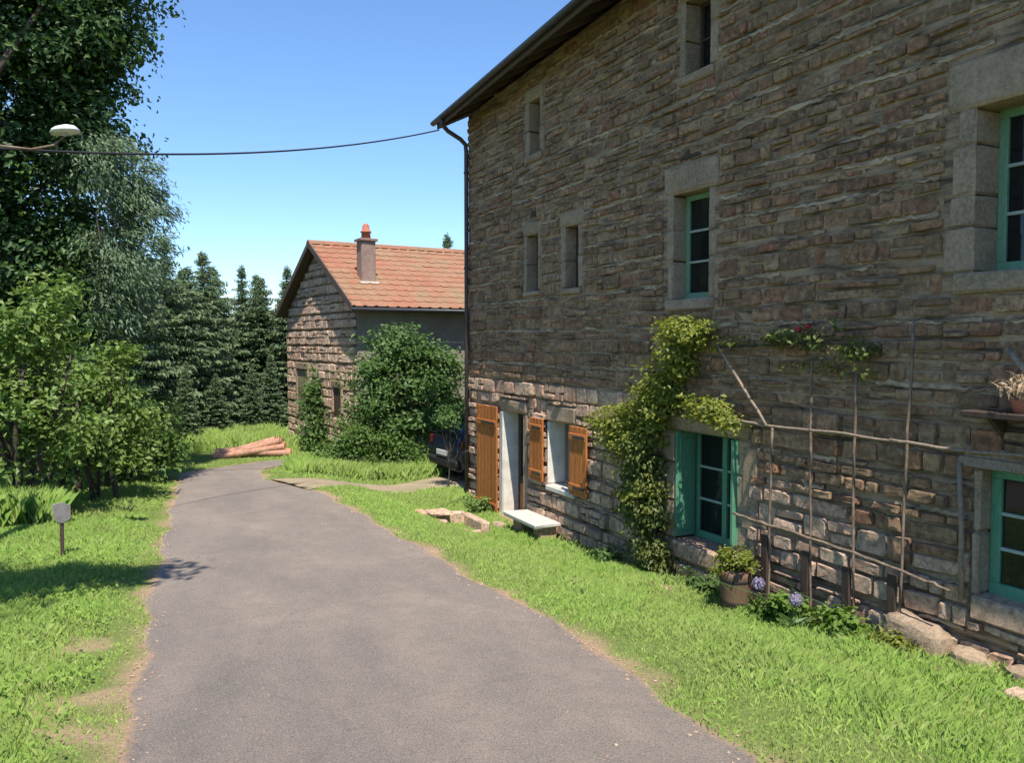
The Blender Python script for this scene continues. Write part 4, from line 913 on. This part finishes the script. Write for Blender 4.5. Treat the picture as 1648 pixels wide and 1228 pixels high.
# loose stones in the grass and boulders at the wall foot
def rock(x, y, sx, sy, sz, m, lb, group, sd):
    import bmesh
    r = np.random.default_rng(sd); bm = bmesh.new(); bmesh.ops.create_icosphere(bm, subdivisions=3, radius=.5)
    me = bpy.data.meshes.new('rock'); bm.to_mesh(me); bm.free()
    V = np.empty(len(me.vertices) * 3, np.float32); me.vertices.foreach_get('co', V); V = V.reshape(-1, 3)
    V = np.sign(V) * np.abs(V * 2) ** .5 / 2                              # towards a rounded block
    for f, a in ((3, .07), (7, .035), (15, .014)):
        ph = r.uniform(0, 6, (3, 3)); V = V * (1 + a * sum(np.sin(V @ (r.normal(size=3) * f) + ph[k, 0]) for k in range(3)))[:, None]
    V = V * np.array((sx, sy, sz)); V = V @ np.array(Matrix.Rotation(r.uniform(-.3, .3), 3, 'Z')).T @ np.array(Matrix.Rotation(r.uniform(-.2, .2), 3, 'X')).T + np.array((x, y, H(x, y) + sz * .22))
    me.vertices.foreach_set('co', V.astype(np.float32).ravel()); me.update()
    tag(obj('boulder' if sx > .3 else 'rock', me, M[m]), lb, 'stone', group)
rock(4.42, 11.6, .22, .16, .14, 'stone_pale', 'small pale rock in the grass just before the trough', 'loose rocks', 1); rock(4.3, 12.2, .2, .2, .12, 'stone_pale', 'small pale rock left of the trough', 'loose rocks', 2); rock(4.75, 11.5, .16, .16, .1, 'stone_pale', 'smallest pale rock at the near end of the trough', 'loose rocks', 3)
rock(5.75, 12.35, .2, .3, .16, 'stone_pale', 'rounded pale rock below the whitewashed doorway', 'loose rocks', 5)
for i, (x, y, a, b_, c_, m, lb) in enumerate(((6.1, 4.72, .2, .6, .4, 'dressed', 'big flat boulder at the wall foot beside the last trellis pole'), (6.14, 4.18, .24, .42, .16, 'dressed', 'boulder at the wall foot below the low right window'), (6.14, 3.7, .22, .4, .16, 'dressed', 'boulder at the wall foot at the right edge'))):
    rock(x, y, max(a, .31), b_, c_, m, lb, 'boulders along the wall foot', 10 + i)
ky = 2.4; k = 0
kerb = empty('kerb_edging', (5.72, 4, H(5.72, 4)), 'row of pale edging stones between lawn and wall at the right', 'edging')
while ky < 5.0:
    l = random.uniform(.22, .42); z = H(5.7, ky)
    MB().box(5.66 + random.uniform(-.02, .02), 5.8, ky, ky + l - .015, z - .12, z + .04 + random.uniform(-.02, .02), .025, .014).build('edging_stone', M['stone_pale'], kerb); ky += l
ky = 7.3
kerb2 = empty('kerb_edging', (5.68, 7.8, H(5.68, 7.8)), 'short row of mossy pale edging stones in the grass left of the tub', 'edging')
while ky < 8.4:
    l = random.uniform(.22, .4); z = H(5.62, ky)
    MB().box(5.55 + random.uniform(-.02, .02), 5.7, ky, ky + l - .015, z - .12, z + .05 + random.uniform(-.02, .02), .025, .012).build('edging_stone', M['stone_pale'], kerb2); ky += l

# ------------------------------------------------------------------ marker post
sx, sy = -.5, 9.5; sz = H(sx, sy)
e = empty('marker_post', (sx, sy, sz), 'small grey marker board on a short post in the left verge', 'marker')
MB().box(sx - .018, sx + .018, sy - .018, sy + .018, sz - .2, sz + .42, .004).build('post', M['darkwood'], e)
pl = [(sx - .085 + .17 * u, sz + .43 + v * .19 - .0) for u, v in ((.15, 0), (.55, -.12), (1, .15), (1, .8), (.6, 1.0), (0, .85))]
V = [(x + (.0), sy - .03 - (x - sx) * .5, z) for x, z in pl] + [(x, sy + .01 - (x - sx) * .5, z) for x, z in pl]
mb = MB(); n = len(pl); mb.add(V, [tuple(range(n)), tuple(range(n, 2 * n))] + [(i, (i + 1) % n, n + (i + 1) % n, n + i) for i in range(n)]); mb.build('board', M['signgrey'], e)

# ------------------------------------------------------------------ street lamp and cable
lx, ly, lz = -.40, 9.8, 5.17
e = empty('street_lamp', (-1.55, 9.8, H(-1.55, 9.8)), 'street lamp with white enamel dish shade hanging before the dark tree', 'street lamp')
MB().tube([(-1.55, 9.8, H(-1.55, 9.8) - .4), (-1.55, 9.8, 5.6)], [.11, .075], 12).build('pole', M['oldwood'], e, True)
MB().tube([(-1.5, 9.8, 4.9), (-1.1, 9.8, 4.97), (-.7, 9.8, 4.96), (-.5, 9.8, 5.02), (lx, ly, 5.12)], .012, 8).build('arm', M['pole'], e, True)
shd = MB().tube([(lx, ly, lz + .065), (lx, ly, lz + .062), (lx + .004, ly, lz + .048), (lx + .006, ly, lz + .028), (lx + .01, ly, lz - .004), (lx + .01, ly, lz - .012), (lx + .01, ly, lz - .004), (lx, ly, lz + .02)], [.02, .05, .1, .125, .145, .142, .135, .1], 20).build('lamp_shade', M['shade_white'], e, True)
MB().tube([(lx, ly, lz + .02), (lx, ly, lz - .02), (lx, ly, lz - .04), (lx, ly, lz - .05)], [.025, .035, .03, .01], 12).build('bulb', M['bulb'], e, True)
A_, B_ = np.array((-1.47, 9.8, 4.93)), np.array((5.53, 14.55, 6.92)); P = []
for t in np.linspace(0, 1, 40): q = A_ + (B_ - A_) * t; q[2] -= .95 * t * (1 - t); P.append(q)
tag(MB().tube(P, .014, 6).build('overhead_cable', M['cable'], None, True), 'black overhead cable sagging from the house gutter to the street lamp', 'cable')

# ------------------------------------------------------------------ log pile
LG = []
ORD = ('nearest', 'second', 'third', 'fourth', 'fifth', 'farthest')
for row, (n_, z_) in enumerate(((5, .10), (4, .27), (2, .43))):
    for k in range(n_): LG.append((4.0 - .06 * row + random.uniform(-.15, .12), 21.35 + .215 * (k + row * .5) + random.uniform(-.02, .02), z_, random.uniform(.085, .115), '%s log of the %s row in the log pile' % (ORD[k] if k < n_ - 1 else 'farthest', ('bottom', 'middle', 'top')[row])))
for i, (x, y, z, r_, lb) in enumerate(LG):
    L_ = random.uniform(1.2, 1.8); g = H(x, y); a = R(random.uniform(20, 32)); dx, dy = -math.cos(a), math.sin(a); sag = -.16 * (z > .15) - .12 * (z > .4)
    e = empty('log', (x, y, g), lb, 'log', 'logs in the pile at the end of the lane')
    pts = [(x + dx * L_ * t + random.gauss(0, .01), y + dy * L_ * t, g + z + sag * L_ * t) for t in np.linspace(0, 1, 6)]
    MB().tube(pts, [r_ * random.uniform(.93, 1.05) for _ in pts], 12, False).build('bark_side', M['logbark'], e, True)
    for q, s_ in ((0, 1), (-1, -1)):
        c = pts[q]; MB().tube([c, (c[0] - dx * s_ * .012, c[1] - dy * s_ * .012, c[2])], [r_ * .97, r_ * .94], 12).build('cut_end', M['logend'], e)

# ------------------------------------------------------------------ parked car
cz = H(6.9, 16.9); car = empty('parked_car', (8.3, 16.7, cz), 'dark blue hatchback parked behind the corner of the stone house', 'car', rz=R(4))
def sec(x, hw, zb, zs, zr, hr):
    """half outline of the body at station x, bottom to roof"""
    return [(x, hw * .86, zb), (x, hw * .97, zb + .1), (x, hw, (zb + zs) / 2), (x, hw * .985, zs - .05), (x, hw * .95, zs), (x, hr + (hw * .95 - hr) * .45, zs + (zr - zs) * .55), (x, hr, zr - .045 * (zr > zs + .1)), (x, hr * .82, zr)]
ST = [(-1.92, .62, .34, .66, .70, .55), (-1.86, .74, .24, .82, .9, .60), (-1.72, .80, .2, .90, 1.16, .56), (-1.45, .83, .19, .92, 1.38, .55), (-1.0, .84, .19, .92, 1.45, .57), (-.2, .845, .19, .91, 1.47, .58), (.35, .845, .19, .91, 1.41, .57), (.8, .84, .19, .91, 1.16, .62), (1.05, .83, .2, .90, .96, .68), (1.55, .8, .22, .84, .87, .66), (1.85, .72, .26, .72, .76, .58), (1.95, .55, .36, .6, .63, .48)]
V, F = [], []
for s in ST:
    h = sec(*s); ring = h + [(p[0], -p[1], p[2]) for p in h[::-1]]; V += ring
K = 16
for i in range(len(ST) - 1):
    for k in range(K): F.append((i * K + k, i * K + (k + 1) % K, (i + 1) * K + (k + 1) % K, (i + 1) * K + k))
F += [tuple(range(K)), tuple(range((len(ST) - 1) * K, len(ST) * K))]
cl = lambda name, mb, m, p=None, sm=False: obj(name, mb.mesh(name, sm), M[m], p or car, local=True)
body = cl('body', MB().add(V, F), 'carpaint', None, True)
S = [sec(*s) for s in ST]
for sd_ in (1, -1):
    for i0, i1 in ((2, 4), (4, 5), (5, 7)):
        q = []
        for i, t in ((i0, .12), (i1, .12)):
            a, b, c = np.array(S[i][4]), np.array(S[i][5]), np.array(S[i][6]); q.append((a + (b - a) * .12, b, b + (c - b) * .8))
        f_ = .06
        lo0, m0, h0 = q[0]; lo1, m1, h1 = q[1]; V = []
        for p in (lo0 + (lo1 - lo0) * f_, lo1 - (lo1 - lo0) * f_, m1 - (m1 - m0) * f_, h1 - (h1 - h0) * f_, h0 + (h1 - h0) * f_, m0 + (m1 - m0) * f_): V.append((p[0], sd_ * (p[1] + .008), p[2]))
        V2 = [(p[0], p[1] - sd_ * .03, p[2]) for p in V]
        mb = MB().add(V + V2, [(0, 1, 2, 5), (5, 2, 3, 4)] + [(j, (j + 1) % 6, 6 + (j + 1) % 6, 6 + j) for j in range(6)]); cl('side_window', mb, 'glass')
V = [(-1.80, -.55, .95), (-1.80, .55, .95), (-1.52, .5, 1.33), (-1.52, -.5, 1.33)]; V = [(x - .035, y, z + .01) for x, y, z in V] + [(x + .02, y, z - .01) for x, y, z in V]
cl('rear_window', MB().add(V, [(0, 1, 2, 3), (4, 5, 6, 7), (0, 1, 5, 4), (1, 2, 6, 5), (2, 3, 7, 6), (3, 0, 4, 7)]), 'glass')
V = [(1.0, -.62, .97), (1.0, .62, .97), (.42, .53, 1.39), (.42, -.53, 1.39)]; V = [(x + .02, y, z + .02) for x, y, z in V] + [(x - .03, y, z - .01) for x, y, z in V]
cl('windscreen', MB().add(V, [(0, 1, 2, 3), (4, 5, 6, 7), (0, 1, 5, 4), (1, 2, 6, 5), (2, 3, 7, 6), (3, 0, 4, 7)]), 'glass')
for s in (1, -1):
    cl('tail_light', MB().box(-1.9, -1.68, s * .78 - .06, s * .78 + .06, .72, .93, .03), 'taillight'); cl('headlight', MB().box(1.72, 1.88, s * .6 - .1, s * .6 + .1, .6, .74, .03), 'bulb')
    for x in (-1.22, 1.22):
        wh = cl('wheel', MB().tube([(x, s * .86, .3), (x, s * .845, .3), (x, s * .68, .3), (x, s * .665, .3)], [.26, .3, .3, .26], 20), 'tyre', None, True); cl('rim', MB().tube([(x, s * .868, .3), (x, s * .85, .3)], [.17, .19], 14), 'rim', wh)
cl('rear_bumper', MB().box(-1.98, -1.8, -.72, .72, .3, .5, .05), 'trim'); cl('number_plate', MB().box(-1.985, -1.96, -.26, .26, .55, .66, .005), 'plate'); cl('front_bumper', MB().box(1.86, 2.0, -.66, .66, .3, .48, .05), 'trim')

# ------------------------------------------------------------------ grass
def scatter(n, x0, x1, y0, y1, dens):
    X = rng.uniform(x0, x1, n); Y = rng.uniform(y0, y1, n); k = rng.random(n) < dens(X, Y); return X[k], Y[k]
def blades(X, Y, hgt, wid, lean=.7):
    n = len(X); Z = Hn(X, Y) - .015; a = rng.uniform(0, 6.283, n); b = rng.uniform(0, 6.283, n); l = rng.uniform(.1, 1, n) * lean
    dx, dy = np.cos(a) * wid / 2, np.sin(a) * wid / 2; lx_, ly_ = np.cos(b) * l * hgt, np.sin(b) * l * hgt
    V = np.stack([np.stack([X - dx, Y - dy, Z], 1), np.stack([X + dx, Y + dy, Z], 1), np.stack([X + dx * .75 + lx_ * .35, Y + dy * .75 + ly_ * .35, Z + hgt * .6], 1), np.stack([X - dx * .1 + lx_, Y - dy * .1 + ly_, Z + hgt * (1 - .3 * l)], 1)], 1).reshape(-1, 3)
    return V, np.arange(4 * n).reshape(n, 4)
rng = np.random.default_rng(99)
def dgrass(X, Y):
    b = bare(X, Y); return np.clip(1 - b * 1.15, .2 * (off_road(X, Y) > .03) + .04, 1) * (off_road(X, Y) > -.03) * ~((X > 6.1) & (Y < 14.75)) * ~((X > 5.35) & (Y > 19.8))
def lawn(name, label, regs, hf):
    VV, FF, n = [], [], 0
    for (x0, x1, y0, y1, rho) in regs:
        X, Y = scatter(int((x1 - x0) * (y1 - y0) * rho), x0, x1, y0, y1, dgrass)
        d = np.hypot(X, Y); pat = .5 + .28 * nz(X, Y, 1.1, .3) + .3 * nz(X, Y, 4.3, 1.3); h = hf(X, Y) * (.65 + .85 * pat) * rng.uniform(.5, 1.25, len(X)); wd = (.0022 + .0006 * d) * rng.uniform(.7, 1.3, len(X))
        V, F = blades(X, Y, h, wd); VV.append(V); FF.append(F + n); n += len(V)
    tag(obj(name, np_mesh(name, np.concatenate(VV), np.concatenate(FF)), M['grass']), label, 'grass', kind='stuff')
lawn('lawn_grass', 'long green grass between the lane and the house', [(2.4, 6.15, 1.5, 6.5, 6200), (2.7, 6.15, 6.5, 10.5, 4600), (2.8, 6.15, 10.5, 15.4, 3000), (2.4, 7.5, 15.4, 19, 900), (1.2, 5.4, 19, 26, 450)],
     lambda X, Y: .035 + .045 * sstep((X - 2.9) / .8) + .04 * sstep((X - 4.6) / 1.0))
lawn('verge_grass', 'green grass on the verge left of the lane', [(-1.8, .7, 2.4, 7.5, 6200), (-2.2, .9, 7.5, 12, 3900), (-3, 1.3, 12, 18, 2000), (-3, 1.6, 18, 26, 450)], lambda X, Y: .035 + .07 * sstep((off_road(X, Y) - .15) / .6))
X, Y = scatter(5500, -1.6, .6, 3.2, 10, lambda X, Y: (off_road(X, Y) > .25) * (bare(X, Y) < .5) * (.35 + .65 * (nz(X, Y, 1.6, 2.2) > 0)))
n = len(X); V, F = leaf_quads(np.stack([X, Y, Hn(X, Y) + rng.uniform(.02, .09, n)], 1), np.array((0, 0, 1.)) + rng.normal(scale=.4, size=(n, 3)), rng.uniform(.02, .045, n), .7)
tag(obj('verge_weeds', np_mesh('verge_weeds', V, F), M['weed']), 'low broad-leaved weeds mixed into the left verge', 'weeds', kind='stuff')
# taller grasses at the island under the shrubs and the left hedge foot
rng = np.random.default_rng(5)
def tall(name, label, x0, x1, y0, y1, n, h):
    ed = lambda X, Y: dgrass(X, Y) * np.clip((1 - ((X - (x0 + x1) / 2) / (x1 - x0) * 2) ** 2) * (1 - ((Y - (y0 + y1) / 2) / (y1 - y0) * 2) ** 2) * 1.8 + .5 * nz(X, Y, 3.3), 0, 1)
    X, Y = scatter(n, x0, x1, y0, y1, ed); V, F = blades(X, Y, h * rng.uniform(.3, 1.2, len(X)), np.full(len(X), .0065), .6)
    tag(obj(name, np_mesh(name, V, F), M['grass']), label, 'grass', kind='stuff')
tall('tall_grass', 'tall grass growing round the foot of the barn shrubs', 3.3, 7.0, 16.6, 18.8, 24000, .36)
tall('tall_grass', 'tall pale grass clump at the left edge', -1.9, -.7, 11.9, 13.4, 16000, .5)
tall('tall_grass', 'long grass under the spruces beyond the log pile', -1, 5.2, 24, 30, 20000, .45)

# loose gravel and crumbs along the lane's edges
rng = np.random.default_rng(17); X = rng.uniform(-.6, 3.4, 60000); Y = rng.uniform(2.2, 12, 60000); d = off_road(X, Y)
k = rng.random(60000) < np.exp(-((d + .02) / .09) ** 2) * .22 + .004 * (d < 0); X, Y = X[k], Y[k]; n = len(X)
oct_ = np.array([(1, 0, 0), (-1, 0, 0), (0, 1, 0), (0, -1, 0), (0, 0, 1), (0, 0, -1)], float); of = np.array([(0, 2, 4), (2, 1, 4), (1, 3, 4), (3, 0, 4), (2, 0, 5), (1, 2, 5), (3, 1, 5), (0, 3, 5)])
sz_ = rng.uniform(.003, .010, n) * (1 + .5 * (rng.random(n) < .1)); dd = off_road(X, Y)
V = (oct_[None] * rng.uniform(.6, 1.3, (n, 6, 1)) * sz_[:, None, None] * np.array((1, 1, .6))) + np.stack([X, Y, Hn(X, Y) + .006 + .02 * np.clip(-dd / .5, 0, 1)], 1)[:, None]
F = (of[None] + 6 * np.arange(n)[:, None, None]).reshape(-1, 3)
tag(obj('gravel', np_mesh('gravel', V.reshape(-1, 3), F), M['stone_pale']), 'loose gravel crumbs along the edges of the lane', 'gravel', kind='stuff')
